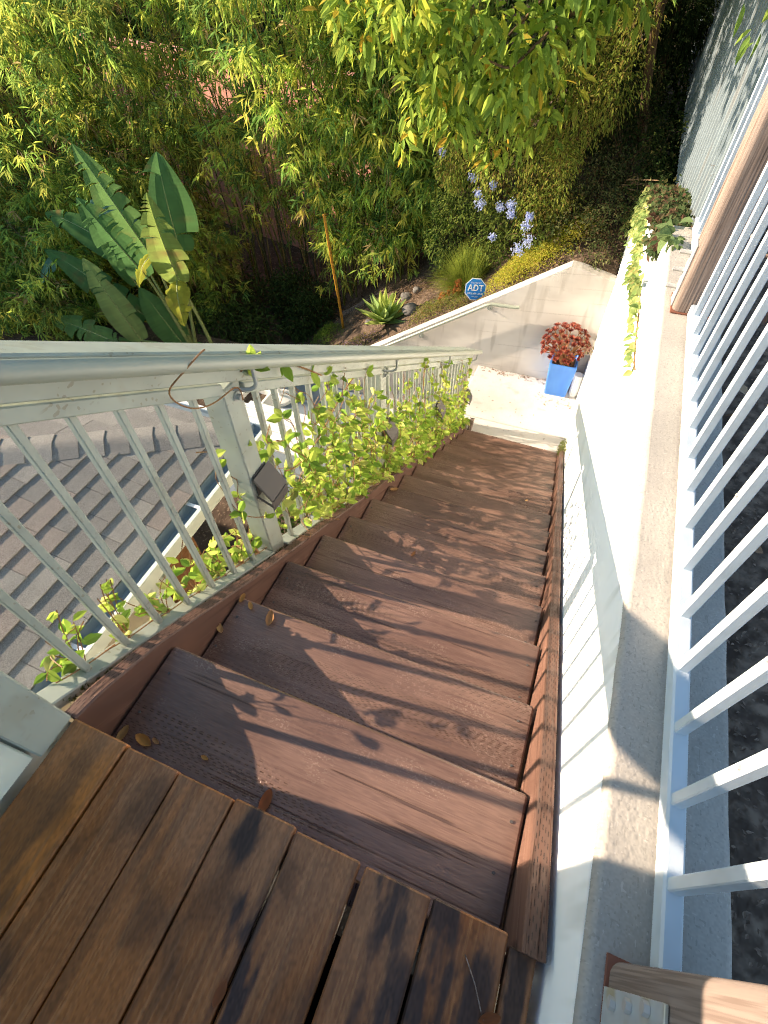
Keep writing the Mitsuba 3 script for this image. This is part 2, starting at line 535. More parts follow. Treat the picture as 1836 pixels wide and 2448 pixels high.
def cedar_col(p, n, uv):
    g = fbm(p.x * 3, p.y * 4, p.z * 60, 3)
    return mix((0.27, 0.125, 0.045), (0.16, 0.07, 0.03), g)


mat('cedar', princ(proc(cedar_col), 0.6, 0.3))


def salmon_col(p, n, uv):
    d = fbm(p.x * 2, p.z * 2, 1.0, 3)
    return mix((0.82, 0.40, 0.32), (0.70, 0.33, 0.26), d)


mat('salmon_wall', princ(proc(salmon_col), 0.85, 0.15))
mat('patio_blue', princ((0.17, 0.21, 0.25), 0.7, 0.3))
mat('blue_glaze', princ(proc(lambda p, n, uv: mix((0.04, 0.17, 0.60), (0.075, 0.25, 0.66), fbm(p.x * 14, p.y * 14, p.z * 4, 3))), 0.28, 0.5, clearcoat=0.6, clearcoat_gloss=0.85))
mat('sign_blue', princ((0.015, 0.21, 0.62), 0.4, 0.4))
mat('sign_white', princ((0.82, 0.83, 0.84), 0.4, 0.4))
mat('rock', bumped(princ(proc(lambda p, n, uv: mix((0.20, 0.185, 0.17), (0.10, 0.095, 0.09), fbm(p.x * 12, p.y * 12, p.z * 12, 4))), 0.85, 0.2), lambda p, n, uv: fbm(p.x * 30, p.y * 30, p.z * 30, 3) * 0.008))
mat('moss', princ((0.06, 0.10, 0.02), 0.95, 0.1))

# ================================================================== SETTING
def wall_top(x):
    return np.minimum(-1.46 + 0.66 * (np.asarray(x, float) + 0.21), -1.46)


def bed_z(x, y):
    z = wall_top(x) - 0.07 + 0.17 * (y - 6.08)
    return np.maximum(z, -4.35 + 0.06 * (y - 6)) + nz(x, y, 2.3, 3) * 0.12


far = np.array([-400, -120, -50, -25, -16, -12, -9, -6, -3, 0, 3, 6, 12, 25, 60, 150, 400.0])
k = thing('ground', kind='structure')
add(k, grid_mesh(far, far, lambda X, Y: -4.75 + 0 * X), 'soil')
k = thing('garden_soil', kind='structure')
add(k, grid_mesh(np.linspace(-16, 0.27, 110), np.linspace(6.09, 13, 60), bed_z), 'soil', smooth=True)
k = thing('hillside', kind='structure')
add(k, grid_mesh(np.linspace(-30, 14, 60), np.linspace(11.0, 26, 20), lambda X, Y: -4.4 + 1.1 * (Y - 11) + nz(X, Y, 0.5, 5) * 0.8), 'soil', smooth=True)
k = thing('upper_bank', kind='structure')
m = grid_mesh(np.linspace(0.494, 9, 60), np.linspace(-4, 15, 90), lambda X, Y: 0.10 + 0.10 * (X - 0.5) + nz(X, Y, 3.0, 8) * 0.07)
m.vertices[:, 0] = np.where(m.vertices[:, 1] > 2.8, np.maximum(m.vertices[:, 0], 0.56), m.vertices[:, 0])
add(k, m, 'mulch_soil', smooth=True)

ZL = -2.928
k = thing('landing', kind='structure')
for i, (y0, y1) in enumerate([(4.45, 4.884), (4.892, 5.925)]):
    part(k, 'slab', box(-1.05, 0.281, y0, y1, ZL - 0.2, ZL, 0.006), 'pavement')
k = thing('lower_steps', kind='structure')
for i in range(6):
    part(k, 'step', box(-1.05 - 0.28 * (i + 1), -1.053 - 0.28 * i, 4.75, 5.925, ZL - 0.183 * (i + 1) - 0.5, ZL - 0.183 * (i + 1), 0.006), 'pavement')
k = thing('yard_soil', kind='structure')
add(k, grid_mesh(np.linspace(-14, -0.5, 60), np.linspace(-6, 6.5, 50), lambda X, Y: -3.93 - 0.02 * np.maximum(-X - 5, 0) + nz(X, Y, 2.0, 9) * 0.04), 'soil', smooth=True)
k = thing('patio', kind='structure')
add(k, grid_mesh(np.linspace(-4.9, -0.9, 8), np.linspace(3.4, 6.08, 8), lambda X, Y: -3.9 + 0 * X), 'patio_blue')

# ================================================================== STAIRS
RUN, RISE = 0.2905, 0.183
def nos(y):
    return -0.183 - RISE / RUN * (np.asarray(y, float) - 0.365)


SL = RISE / RUN
XL, XR = -0.839, 0.222

# deck -----------------------------------------------------------------
dk = thing('wooden_deck', 'weathered brown plank deck at the head of the stairs, in the shade', 'deck')
seams = [-0.835, -0.678, -0.534, -0.391, -0.242, -0.0885, 0.058, 0.210, 0.262]
gaps = [0.0, 0.005, 0.005, 0.005, 0.006, 0.013, 0.006, 0.006, 0.0]
ends = [0.078, 0.074, 0.072, 0.076, 0.070, 0.068, 0.071, 0.055]
for i in range(8):
    x0, x1 = seams[i] + gaps[i] / 2, seams[i + 1] - gaps[i + 1] / 2
    dz = [0, -0.002, 0.001, 0, -0.001, 0.001, -0.004, -0.006][i]
    m = slab((x0, -2.6, -0.032 + dz), (x1 - x0, 0, 0), (0.0, 2.6 + ends[i], 0), (0, 0, 0.032), 0.0035)
    part(dk, 'board', m, 'deck_wood')
part(dk, 'joist', cat([box(-0.83, 0.26, y - 0.04, y, -0.19, -0.034) for y in (-0.45, -0.85, -1.25)]), 'stringer_wood')
part(dk, 'rim_joist', box(-0.833, 0.222, -0.004, 0.04, -0.205, -0.034), 'stringer_wood')
part(dk, 'underlay', box(-0.83, 0.26, -2.5, -0.06, -0.26, -0.24), 'black')

# staircase ------------------------------------------------------------
sc = thing('staircase', 'straight brown stained timber staircase going down to the concrete landing', 'stairs')
for i in range(15):
    yn = 0.365 + RUN * i + rng.normal() * 0.004
    z = -RISE * (i + 1)
    dy = rng.normal() * 0.005 - (0.008 if i == 0 else 0)
    y0 = yn - RUN - (0.02 if i else 0.03)
    gl, gr = 0.003 + 0.003 * rng.random(), 0.004 + 0.007 * rng.random()
    x0, x1 = XL + gl, XR + 0.004 - gr
    m = slab((x0, y0, z - 0.04), (x1 - x0, dy, rng.normal() * 0.001), (0, yn - y0, -0.002), (0, 0, 0.04), 0.006)
    part(sc, 'tread', m, 'tread_wood')
for i in range(7):
    yn, z = 0.365 + RUN * i, -RISE * (i + 1)
    for sx in (-0.800, 0.182):
        for dy in (-0.075, -0.195):
            xx, yy2 = sx + rng.normal() * 0.008, yn + dy + rng.normal() * 0.008
            part(sc, 'screw', tube([(xx, yy2, z - 0.004), (xx, yy2, z + 0.0010)], 0.0038, 8), 'bronze')
for i in range(15):
    y0 = 0.365 + RUN * i - 0.035
    part(sc, 'riser', box(XL + 0.004, XR - 0.004, y0 - 0.022, y0, -RISE * (i + 2) + 0.002, -RISE * (i + 1) - 0.043, 0.002), 'tread_wood')


def stringer(x0, x1, ya, yb, htop, hbot, rough=0.0, head=None, seed=0):
    """A sloping plank; rough > 0 frays its top edge."""
    ys = np.linspace(ya, yb, 160)
    r = np.random.default_rng(seed)
    t = nos(ys) + (np.interp(ys, htop[0], htop[1]) if isinstance(htop, tuple) else htop)
    if rough:
        t = t + np.convolve(r.normal(size=len(ys) + 8), np.ones(9) / 9, 'valid') * rough
    if head:
        t = np.minimum(t, head)
    b = np.maximum(nos(ys) + hbot, ZL + 0.004)
    ca = 0.005
    V, F = [], []
    for y, tt, bb in zip(ys, t, b):
        V += [(x0, y, bb), (x1, y, bb), (x1, y, tt - ca), (x1 - ca, y, tt), (x0 + ca, y, tt), (x0, y, tt - ca)]
    n = 6
    for i in range(len(ys) - 1):
        for j in range(n):
            a, c = i * n + j, i * n + (j + 1) % n
            F += [[a, c, c + n], [a, c + n, a + n]]
    e = (len(ys) - 1) * n
    for j in range(1, n - 1):
        F += [[0, j + 1, j], [e, e + j, e + j + 1]]
    m = trimesh.Trimesh(np.array(V), np.array(F)[:, ::-1], process=False)
    return m


part(sc, 'stringer', stringer(-0.879, XL, 0.079, 4.56, ([0.07, 0.15, 0.34, 0.75, 2.0], [-0.012, 0.016, 0.044, 0.03, 0.045]), -0.30, 0.002, seed=1), 'stringer_wood')
part(sc, 'stringer', stringer(0.226, 0.269, 0.052, 4.56, ([0.05, 0.2, 0.35, 0.75, 2.0], [0.030, 0.040, 0.058, 0.070, 0.060]), -0.30, 0.009, seed=2), 'stringer_wood', label='split and weathered stringer along the white wall')

# moss strip between stringer and bottom rail; wooden stub at the foot
k = thing('moss_strip', 'green moss strip between stringer and balustrade', 'moss', kind='stuff')
f = Foliage()
n = 5000
ys = rng.random(n) * 3.6 + 0.1
P = np.column_stack([-0.884 - rng.random(n) * 0.035, ys, nos(ys) - 0.035 + rng.random(n) * 0.02])
f.add(P, unit(rand_dirs(n) + [0, 0, 1.2]), rand_dirs(n), 0.014, 0.005, [(0.07, 0.12, 0.02), (0.05, 0.07, 0.02), (0.10, 0.08, 0.035)])
f.top(k)
k = thing('timber_stub', 'short pale timber stub standing at the foot of the left balustrade', 'post')
add(k, slab((-0.835, 4.60, ZL), (0.045, 0.0, 0), (0, 0.06, 0), (0.012, 0.03, 0.15), 0.006), 'post_wood')

# ================================================================== LEFT BALUSTRADE
def rh(y):
    return nos(y) + 0.011 * (np.asarray(y, float) - 0.4)


def rail(x0, x1, ya, yb, h0, h1, ch=0.004, base=rh):
    za, zb = base(ya), base(yb)
    return slab((x0, ya, za + h0), (x1 - x0, 0, 0), (0, yb - ya, zb - za), (0, 0, h1 - h0), ch)


bl = thing('balustrade', 'sage green painted wooden balustrade with handrail down the left of the stairs', 'railing')
post_y = [1.022, 2.255, 3.475, 4.69]
for y in post_y:
    m = slab((-1.018, y - 0.045, nos(y) - 0.42), (0.088, 0, 0), (0, 0.09, 0), (0, 0, 0.42 + 0.862), 0.005)
    p_ = part(bl, 'post', m, 'sage_paint')
    part(p_, 'bolt', cat([tube([(-0.93, y + 0.012, rh(y) + 0.80), (-0.912, y + 0.012, rh(y) + 0.80)], 0.010, 6), tube([(-0.93, y + 0.012, rh(y) + 0.80), (-0.926, y + 0.012, rh(y) + 0.80)], 0.017, 12)]), 'bracket_paint')
segs = [(0.08, post_y[0] - 0.046), (post_y[0] + 0.046, post_y[1] - 0.046), (post_y[1] + 0.046, post_y[2] - 0.046), (post_y[2] + 0.046, post_y[3] - 0.046)]
for a, b in segs:
    part(bl, 'lower_rail_board', rail(-0.952, -0.918, a, b, 0.818, 0.861), 'sage_paint')
    part(bl, 'bottom_rail', rail(-0.978, -0.915, a, b, -0.045, -0.004, base=nos), 'sage_paint')
part(bl, 'upper_rail_board', rail(-0.947, -0.912, 0.08, 4.735, 0.868, 0.945), 'sage_paint')
part(bl, 'cap', rail(-1.035, -0.905, 0.08, 4.76, 0.948, 0.975, 0.006), 'sage_paint')
by = 0.083
for a, b in segs:
    nb = int(round((b - a) / 0.113))
    st = 0.083 if a < 0.2 else a + 0.075
    for j in range(nb):
        y = st + 0.113 * j
        if y > b - 0.03 or y < 0.09: continue
        lean = rng.normal() * 0.0015
        m = slab((-0.957, y - 0.0095, nos(y) - 0.006), (0.0195, 0, 0), (0, 0.0195, 0), (lean, lean, 0.838 + 0.011 * y), 0.0025)
        part(bl, 'baluster', m, 'sage_paint')
hp = thing('balustrade__handrail')
del labels['balustrade__handrail']
yy = np.linspace(0.05, 4.86, 60)
pth = np.column_stack([-0.862 + 0 * yy, yy, rh(yy) + 0.950])
add('balustrade__handrail', tube(pth, 0.0215, 20), 'pipe_paint', smooth=40)
for y in [1.03, 2.262, 3.49, 4.66]:
    z = rh(y) + 0.93
    pts = [(-0.862, y + 0.03, z - 0.017), (-0.862, y + 0.03, z - 0.075), (-0.868, y + 0.028, z - 0.090), (-0.885, y + 0.02, z - 0.098), (-0.93, y, z - 0.095)]
    part('balustrade__handrail', 'bracket', tube(pts, 0.007, 8), 'bracket_paint', smooth=40)

for i, y in enumerate(post_y):
    where = ['large in front, on the first post below the deck', 'on the second post, half hidden by vine leaves', 'on the third post among the vine leaves', 'on the last post above the landing'][i]
    sl = thing('step_light', f'dark bronze louvred step light {where}', 'light', 'step lights on the balustrade posts')
    z = nos(y) + 0.475
    yc = y + 0.012
    x = -0.929
    part(sl, 'back_plate', box(x, x + 0.006, yc - 0.042, yc + 0.042, z - 0.105, z, 0.001), 'bronze')
    part(sl, 'hood', slab((x + 0.006, yc - 0.055, z - 0.010), (0.062, 0, -0.095), (0, 0.11, 0), (0.006, 0, 0.010), 0.002), 'bronze')
    part(sl, 'lip', slab((x + 0.066, yc - 0.055, z - 0.150), (0.006, 0, 0), (0, 0.11, 0), (0, 0, 0.044), 0.001), 'bronze')
    for s in (-0.055, 0.049):
        part(sl, 'brace', slab((x + 0.004, yc + s, z - 0.105), (0.064, 0, -0.03), (0, 0.006, 0), (0, 0, 0.008), 0.0005), 'bronze')

# pony wall beside the deck
pw = thing('deck_parapet', 'sage painted low wall with corner board at the left of the deck', 'wall')
part(pw, 'corner_board', box(-0.905, -0.838, -0.018, 0.078, 0.002, 0.93, 0.004), 'sage_paint')
part(pw, 'core', box(-1.0, -0.868, -2.6, 0.070, -0.5, 0.93, 0.004), 'sage_paint')
for i in range(8):
    z0 = 0.015 + 0.115 * i
    part(pw, 'siding_board', slab((-0.867, -2.6, z0), (0.021, 0, 0), (0, 2.576, 0), (-0.012, 0, 0.117), 0.003), 'cream_paint')
part(pw, 'cap', box(-1.03, -0.83, -2.6, 0.079, 0.932, 0.965, 0.005), 'sage_paint')

# ================================================================== WHITE RETAINING WALL, CAP, FENCE
rw = thing('retaining_wall', 'white rendered retaining wall with grey concrete top beside the stairs', 'wall')
V = [(-3.0, 0.188), (2.80, 0.188), (2.86, -0.16), (4.4, -0.34), (6.2, -0.85), (9.5, -1.95), (9.5, -3.6), (-3.0, -3.6)]
part(rw, 'rendered_face', xprism(V, 0.283, 0.472), 'stucco')
poly = [(0.285, 0.14)]
prof = [(0.283, 0.1885), (0.2835, 0.196), (0.288, 0.205), (0.297, 0.210), (0.478, 0.211), (0.489, 0.206), (0.494, 0.196), (0.494, -0.2), (0.473, -0.2), (0.473, 0.1885)]
ys = np.linspace(-3.0, 2.82, 240)
capm = []
Vc, Fc = [], []
for y in ys:
    j = meshkit.fbm(np.column_stack([np.array(prof)[:, 0] * 14, np.full(len(prof), y * 11.0), np.array(prof)[:, 1] * 14]), 3, 4) - 0.5
    for (px, pz), jj in zip(prof, j):
        e = 0.007 if pz > 0.15 else 0
        Vc.append((px + jj * e * (1 if px < 0.3 or px > 0.48 else 0), y, pz + jj * 0.004 * (pz > 0.19)))
n = len(prof)
for i in range(len(ys) - 1):
    for j in range(n):
        a, c = i * n + j, i * n + (j + 1) % n
        Fc += [[a, a + n, c + n], [a, c + n, c]]
e = (len(ys) - 1) * n
for j in range(1, n - 1):
    Fc += [[0, j, j + 1], [e, e + j + 1, e + j]]
part(rw, 'concrete_cap', trimesh.Trimesh(np.array(Vc), np.array(Fc), process=False), 'cap_concrete', smooth=50)

fn = thing('metal_fence', 'pale blue grey metal fence with upright bars on the white wall', 'fence')
part(fn, 'bottom_rail', box(0.369, 0.400, 0.094, 2.015, 0.222, 0.262, 0.004), 'grey_paint')
part(fn, 'top_rail', box(0.369, 0.400, 0.094, 2.015, 1.20, 1.24, 0.004), 'grey_paint')
ybars = [0.204 + 0.1245 * i for i in range(15)]
for i, y in enumerate(ybars):
    part(fn, 'bar', box(0.3745, 0.3945, y - 0.010, y + 0.010, 0.258, 1.203, 0.002), 'grey_paint')
scr = []
for (yy_, zz_) in ((0.328, 0.48), (0.454, 0.56), (0.827, 0.50), (0.95, 0.62), (1.45, 0.7), (1.7, 0.62)):
    scr.append(tube([(0.374, yy_, zz_), (0.3715, yy_, zz_)], 0.0042, 8))
for m in scr:
    part(fn, 'screw', m, 'steel', smooth=40)
fn2 = thing('metal_fence', 'short far length of metal fence beyond the timber post', 'fence')
part(fn2, 'bottom_rail', box(0.369, 0.400, 2.19, 2.81, 0.222, 0.262, 0.004), 'grey_paint')
part(fn2, 'top_rail', box(0.369, 0.400, 2.19, 2.81, 1.20, 1.24, 0.004), 'grey_paint')
for i in range(5):
    y = 2.26 + 0.125 * i
    part(fn2, 'bar', box(0.3745, 0.3945, y - 0.010, y + 0.010, 0.258, 1.203, 0.002), 'grey_paint')

# timber posts on the wall
for i, (y0, y1, lab) in enumerate([(-0.052, 0.089, 'brown square timber post with galvanised strap nearest the deck corner'), (2.03, 2.17, 'weathered timber post on red plate at the far end of the fence')]):
    tp = thing('timber_post', lab, 'post')
    ring = list(sg.box(0.318, y0, 0.458, y1).buffer(-0.022).buffer(0.022, quad_segs=6).exterior.coords)[:-1]
    m = loft([[(a, b, z) for a, b in ring] for z in (0.218, 0.6, 1.2, 2.5)])
    part(tp, 'shaft', m, 'post_wood', smooth=40)
    part(tp, 'base_plate', box(0.3125, 0.466, y0 - 0.006, y1 + 0.003, 0.2115, 0.217, 0.001), 'rust_plate')
    yc = (y0 + y1) / 2
    part(tp, 'strap', box(0.312, 0.317, yc - 0.033, yc + 0.033, 0.217, 0.432, 0.001), 'galvanised')
    for q in range(3):
        part(tp, 'bolt', tube([(0.3115, yc + 0.016 + 0.003 * q, 0.267 + 0.06 * q), (0.304 - 0.03 * i, yc + 0.016 + 0.003 * q, 0.267 + 0.06 * q)], 0.008, 6), 'steel')

# corrugated fence
cf = thing('corrugated_fence', 'blue grey corrugated metal fence in dappled shade behind the bars', 'fence')
ys = np.arange(2.9, 14.0, 0.0125)
xs = 0.535 - 0.034 * np.clip(0.25 + 1.6 * np.sin(ys * 2 * np.pi / 0.15), 0, 1)
zs = np.array([-0.6, 3.0])
V = np.array([(x, y, z) for x, y in zip(xs, ys) for z in zs] + [(x + 0.004, y, z) for x, y in zip(xs, ys) for z in zs])
n = len(ys)
F = []
for i in range(n - 1):
    a = 2 * i
    F += [[a, a + 1, a + 3], [a, a + 3, a + 2]]
    b = 2 * n + a
    F += [[b, b + 3, b + 1], [b, b + 2, b + 3]]
part(cf, 'sheet', trimesh.Trimesh(V, F, process=False), 'sheet_metal', smooth=25)
for y in (4.2, 6.6, 9.0):
    part(cf, 'post', box(0.552, 0.64, y, y + 0.09, -0.6, 3.1), 'post_wood')
part(cf, 'rail', cat([box(0.552, 0.59, 2.9, 14.0, z, z + 0.08) for z in (0.4, 2.6)]), 'post_wood')

# ================================================================== LANDING SIDE: WALL WITH HANDRAIL
gw = thing('garden_wall', 'pale concrete garden wall with sloping top beyond the landing', 'wall')
pts = [(0.281, -1.55), (-0.10, -1.47), (-0.21, -1.46), (-4.2, -1.46 - 0.66 * 3.99), (-4.2, -4.9), (0.281, -4.9)]
part(gw, 'wall_body', yprism(pts, 5.93, 6.085), 'formed_concrete')
hb = thing('wall_handrail', 'pale metal handrail bracketed to the concrete garden wall', 'handrail')
sl_ = 0.66
xb = [-1.03, -3.9]
y_h = 5.855
def hz(x): return -2.02 - sl_ * (-1.03 - x)
part(hb, 'pipe', tube([(-0.665, y_h, -1.985), (-0.70, y_h, -1.995), (-1.0, y_h, -2.01), (-1.06, y_h, hz(-1.06)), (-2.0, y_h, hz(-2.0)), (-3.9, y_h, hz(-3.9))], 0.02, 12), 'pipe_paint', smooth=50)
for x in (-1.02, -1.88, -2.75, -3.6):
    z = hz(x)
    part(hb, 'bracket', cat([tube([(x, y_h, z - 0.015), (x, y_h, z - 0.07), (x, y_h + 0.03, z - 0.085), (x, 5.927, z - 0.085)], 0.007, 8), tube([(x, 5.929, z - 0.085), (x, 5.922, z - 0.085)], 0.034, 16)]), 'bracket_paint', smooth=40)

# ------------------------------------------------------------------ blue pot with a red rosette plant
pt = thing('flower_pot', 'tall square blue glazed pot standing on the landing by the white wall', 'flower pot')
def frust(cx, cy, z0, z1, w0, w1, ang=0.0, nseg=6):
    rings = []
    for q in range(nseg + 1):
        t = q / nseg
        w = w0 + (w1 - w0) * t ** 0.9
        z = z0 + (z1 - z0) * t
        c = 0.012
        pr = [(-w + c, -w), (w - c, -w), (w, -w + c), (w, w - c), (w - c, w), (-w + c, w), (-w, w - c), (-w, -w + c)]
        rings.append([(cx + a * math.cos(ang) - b * math.sin(ang), cy + a * math.sin(ang) + b * math.cos(ang), z) for a, b in pr])
    return rings
PCX, PCY = 0.008, 5.765
rg = frust(PCX, PCY, ZL + 0.003, ZL + 0.45, 0.128, 0.162, 0.03)
rg += [[(PCX + (x - PCX) * s, PCY + (y - PCY) * s, z + dz) for x, y, z in rg[-1]] for s, dz in ((0.995, 0.008), (0.9, 0.008), (0.86, -0.05))]
part(pt, 'body', loft(rg), 'blue_glaze', smooth=35)
part(pt, 'potting_soil', box(PCX - 0.13, PCX + 0.13, PCY - 0.13, PCY + 0.13, ZL + 0.36, ZL + 0.405), 'soil')

rp = thing('rosette_plant', 'dark red succulent with many rosettes growing in the blue pot', 'plant')
cr = np.random.default_rng(21)
ctr = np.array([-0.045, 5.735, ZL + 0.665])
pts_ = []
while len(pts_) < 84:
    d = rand_dirs(1, cr)[0]
    if d[2] < -0.55: continue
    p0 = ctr + d * np.array([0.265, 0.22, 0.235]) * (0.86 + 0.14 * cr.random())
    if all(np.linalg.norm(p0 - q[0]) > 0.050 for q in pts_) and p0[1] < 5.92 and p0[0] < 0.275:
        pts_.append((p0, d))
for p0, d in pts_:
    f = Foliage()
    n = 17
    up = unit(d + np.array([0, 0, 0.7]))
    a = unit(np.cross(up, [0.3, 0.2, 1.0])); b = np.cross(up, a)
    i = np.arange(n)
    th = i * 2.399
    op = 0.22 + 0.95 * (i / n)
    D = np.cos(op)[:, None] * up + np.sin(op)[:, None] * (np.cos(th)[:, None] * a + np.sin(th)[:, None] * b)
    N = np.sin(op)[:, None] * up - np.cos(op)[:, None] * (np.cos(th)[:, None] * a + np.sin(th)[:, None] * b)
    sz = 0.028 + 0.024 * (i / n)
    f.add(np.repeat(p0[None], n, 0), D, N, sz, sz * 0.62, [(0.25, 0.045, 0.034), (0.13, 0.023, 0.021), (0.36, 0.13, 0.07)], fold=0.22, bend=-0.05, big=True, r=cr, jit=0.25)
    m, c = f.mesh()
    part(rp, 'rosette', m, 'vcol', False, color=c)
st = [tube(smooth_path([(PCX + cr.normal() * 0.05, PCY - 0.02 + cr.normal() * 0.04, ZL + 0.40), (p0 + np.array([PCX, PCY, ZL + 0.42])) / 2 + [0, 0, 0.03], p0], 8), 0.006, 5) for p0, d in pts_[::2]]
part(rp, 'stem', cat(st), 'stem_brown')
wp = thing('planter', 'small white fluted planter tucked between blue pot and white wall', 'flower pot')
part(wp, 'body', cat([tube([(0.225, 5.74, ZL + 0.003), (0.225, 5.74, ZL + 0.30)], [0.048, 0.052], 16)] + [tube([(0.225 + 0.047 * math.cos(t), 5.74 + 0.047 * math.sin(t), ZL + 0.01), (0.225 + 0.052 * math.cos(t), 5.74 + 0.052 * math.sin(t), ZL + 0.30)], 0.007, 6) for t in np.arange(0, 6.28, 0.45)]), 'white_paint', smooth=40)
f = Foliage()
bush(f, (0.215, 5.72, ZL + 0.72), 0.055, 0.08, 0.06, 90, 0.045, 0.022, [(0.55, 0.5, 0.36), (0.42, 0.4, 0.25), (0.45, 0.25, 0.2)], clump=6, big=True)
f.to(wp, 'foliage')

# ------------------------------------------------------------------ security sign
sg_ = thing('yard_sign', 'blue octagonal security sign with white lettering in the garden bed', 'sign')
SC = np.array([-1.305, 6.30, -2.101])
nrm = unit(EYE - SC)
nrm = unit(nrm * np.array([1, 1, 0.55]))
rt = unit(np.cross([0, 0, 1.0], nrm)); up = np.cross(nrm, rt)
R3 = np.column_stack([rt, up, nrm])
def oct_(r, n=8):
    return [(r * math.cos(math.pi / 8 + i * math.pi / 4), r * math.sin(math.pi / 8 + i * math.pi / 4)) for i in range(n)]
def on_sign(m, dz):
    v = m.vertices.copy(); v[:, 2] += dz
    return trimesh.Trimesh(v @ R3.T + SC, m.faces, process=False)
part(sg_, 'panel', on_sign(trimesh.creation.extrude_polygon(sg.Polygon(oct_(0.142)), 0.004, engine='earcut'), -0.004), 'sign_white')
part(sg_, 'blue_face', on_sign(trimesh.creation.extrude_polygon(sg.Polygon(oct_(0.131)), 0.0015, engine='earcut'), 0.0005), 'sign_blue')
def txt(s, h, y, bold=False):
    m = meshkit.text_mesh(s, h, 0.0015, bold)
    c = (m.bounds[0] + m.bounds[1]) / 2
    m.apply_translation([-c[0], y - c[1], 0])
    return on_sign(m, 0.003)
part(sg_, 'lettering', cat([txt('SECURED BY', 0.016, 0.078), txt('ADT', 0.072, 0.018, True), txt('(800) ADT-ASAP', 0.018, -0.053, True), txt('ADT.COM', 0.013, -0.087)]), 'sign_white')
part(sg_, 'stake', tube([SC - nrm * 0.012 + [0, 0, 0.05], [SC[0] - nrm[0] * 0.012, SC[1] - nrm[1] * 0.012, -2.6]], 0.006, 8), 'steel')

# ================================================================== LOW NEIGHBOURING ROOF
ZE, XE, MR, YC, HK = -1.186, -1.932, 0.235, 2.132, 1.184
MF = MR * HK
lh = thing('low_house', 'low house with grey brown shingle hip roof and gutter below the balustrade', 'house')
hr = np.random.default_rng(5)
cph, cpf = 1 / math.sqrt(1 + MR ** 2), 1 / math.sqrt(1 + MF ** 2)
def near_pt(u, s, w):
    nrm_ = np.array([MR, 0, 1.0]) * cph
    return np.stack([XE - s * cph, u, ZE + s * cph * MR], -1) + w[..., None] * nrm_
def far_pt(u, s, w):
    nrm_ = np.array([0, MF, 1.0]) * cpf
    return np.stack([u, YC - s * cpf, ZE + s * cpf * MF], -1) + w[..., None] * nrm_
HIPX, HIPY = XE - 3.6, YC - 3.6 / HK
near_poly = sg.Polygon([(-3.0, 0), (YC, 0), (HIPY, 3.6 / cph), (-3.0, 3.6 / cph)])
far_poly = sg.Polygon([(XE, 0), (XE - 9, 0), (XE - 9, 3.6 / HK / cpf), (XE - 3.6, 3.6 / HK / cpf)])
def sheath(poly, fn_, name):
    m = trimesh.creation.extrude_polygon(poly, 0.012, engine='earcut')
    v = m.vertices
    part(lh, name, trimesh.Trimesh(fn_(v[:, 0], v[:, 1], v[:, 2] - 0.014), m.faces, process=False), 'shingle_b')
sheath(near_poly, near_pt, 'roof_slope')
sheath(far_poly, far_pt, 'roof_slope')
EXPO, TW = 0.14, 0.305
def tiles(poly, fn_, u0, u1, nrow):
    for r_ in range(nrow):
        off = [0, 0.165, 0.08, 0.24][r_ % 4] + hr.normal() * 0.008
        u = u0 - off
        while u < u1:
            s0 = -0.012 + EXPO * r_
            rect = sg.box(u + 0.0015, s0 + hr.normal() * 0.0015, u + TW - 0.0015, s0 + EXPO + 0.028)
            pc = rect.intersection(poly.buffer(0.012))
            u += TW
            if pc.area < 0.004 or pc.geom_type != 'Polygon': continue
            th = 0.0055 + 0.002 * hr.random()
            m = trimesh.creation.extrude_polygon(pc, th, engine='earcut')
            v = m.vertices
            tilt = (1 - (v[:, 1] - s0) / (EXPO + 0.028)) * 0.0105
            mm = trimesh.Trimesh(fn_(v[:, 0], v[:, 1], v[:, 2] + tilt - 0.001), m.faces if fn_ is near_pt else m.faces, process=False)
            part(lh, 'shingle', mm, hr.choice(['shingle_a', 'shingle_a', 'shingle_b', 'shingle_b', 'shingle_c']))
tiles(near_poly, near_pt, -0.35, 2.2, 13)
tiles(far_poly, far_pt, -4.75, -1.9, 8)
hd = np.array([-1.0, -1 / HK, MR]); hl = np.linalg.norm(hd); hdu = hd / hl
hside = unit(np.cross(hdu, [0, 0, 1.0]))
for i in range(19):
    s = 0.02 + 0.145 * i
    P0 = np.array([XE, YC, ZE]) + hdu * s
    rows = []
    for t_, lift in ((-0.01, 0.019), (0.185, 0.010)):
        C = P0 + hdu * t_
        row = []
        for a_, dz_ in ((-0.125, -0.024), (-0.06, -0.009), (-0.02, 0.0), (0.02, 0.0), (0.06, -0.009), (0.125, -0.024)):
            row.append(C + hside * a_ + np.array([0, 0, lift + dz_ + 0.004]))
        row += [q - np.array([0, 0, 0.007]) for q in row[::-1]]
        rows.append(row)
    part(lh, 'hip_cap', loft(rows), hr.choice(['shingle_a', 'shingle_b']), smooth=30)
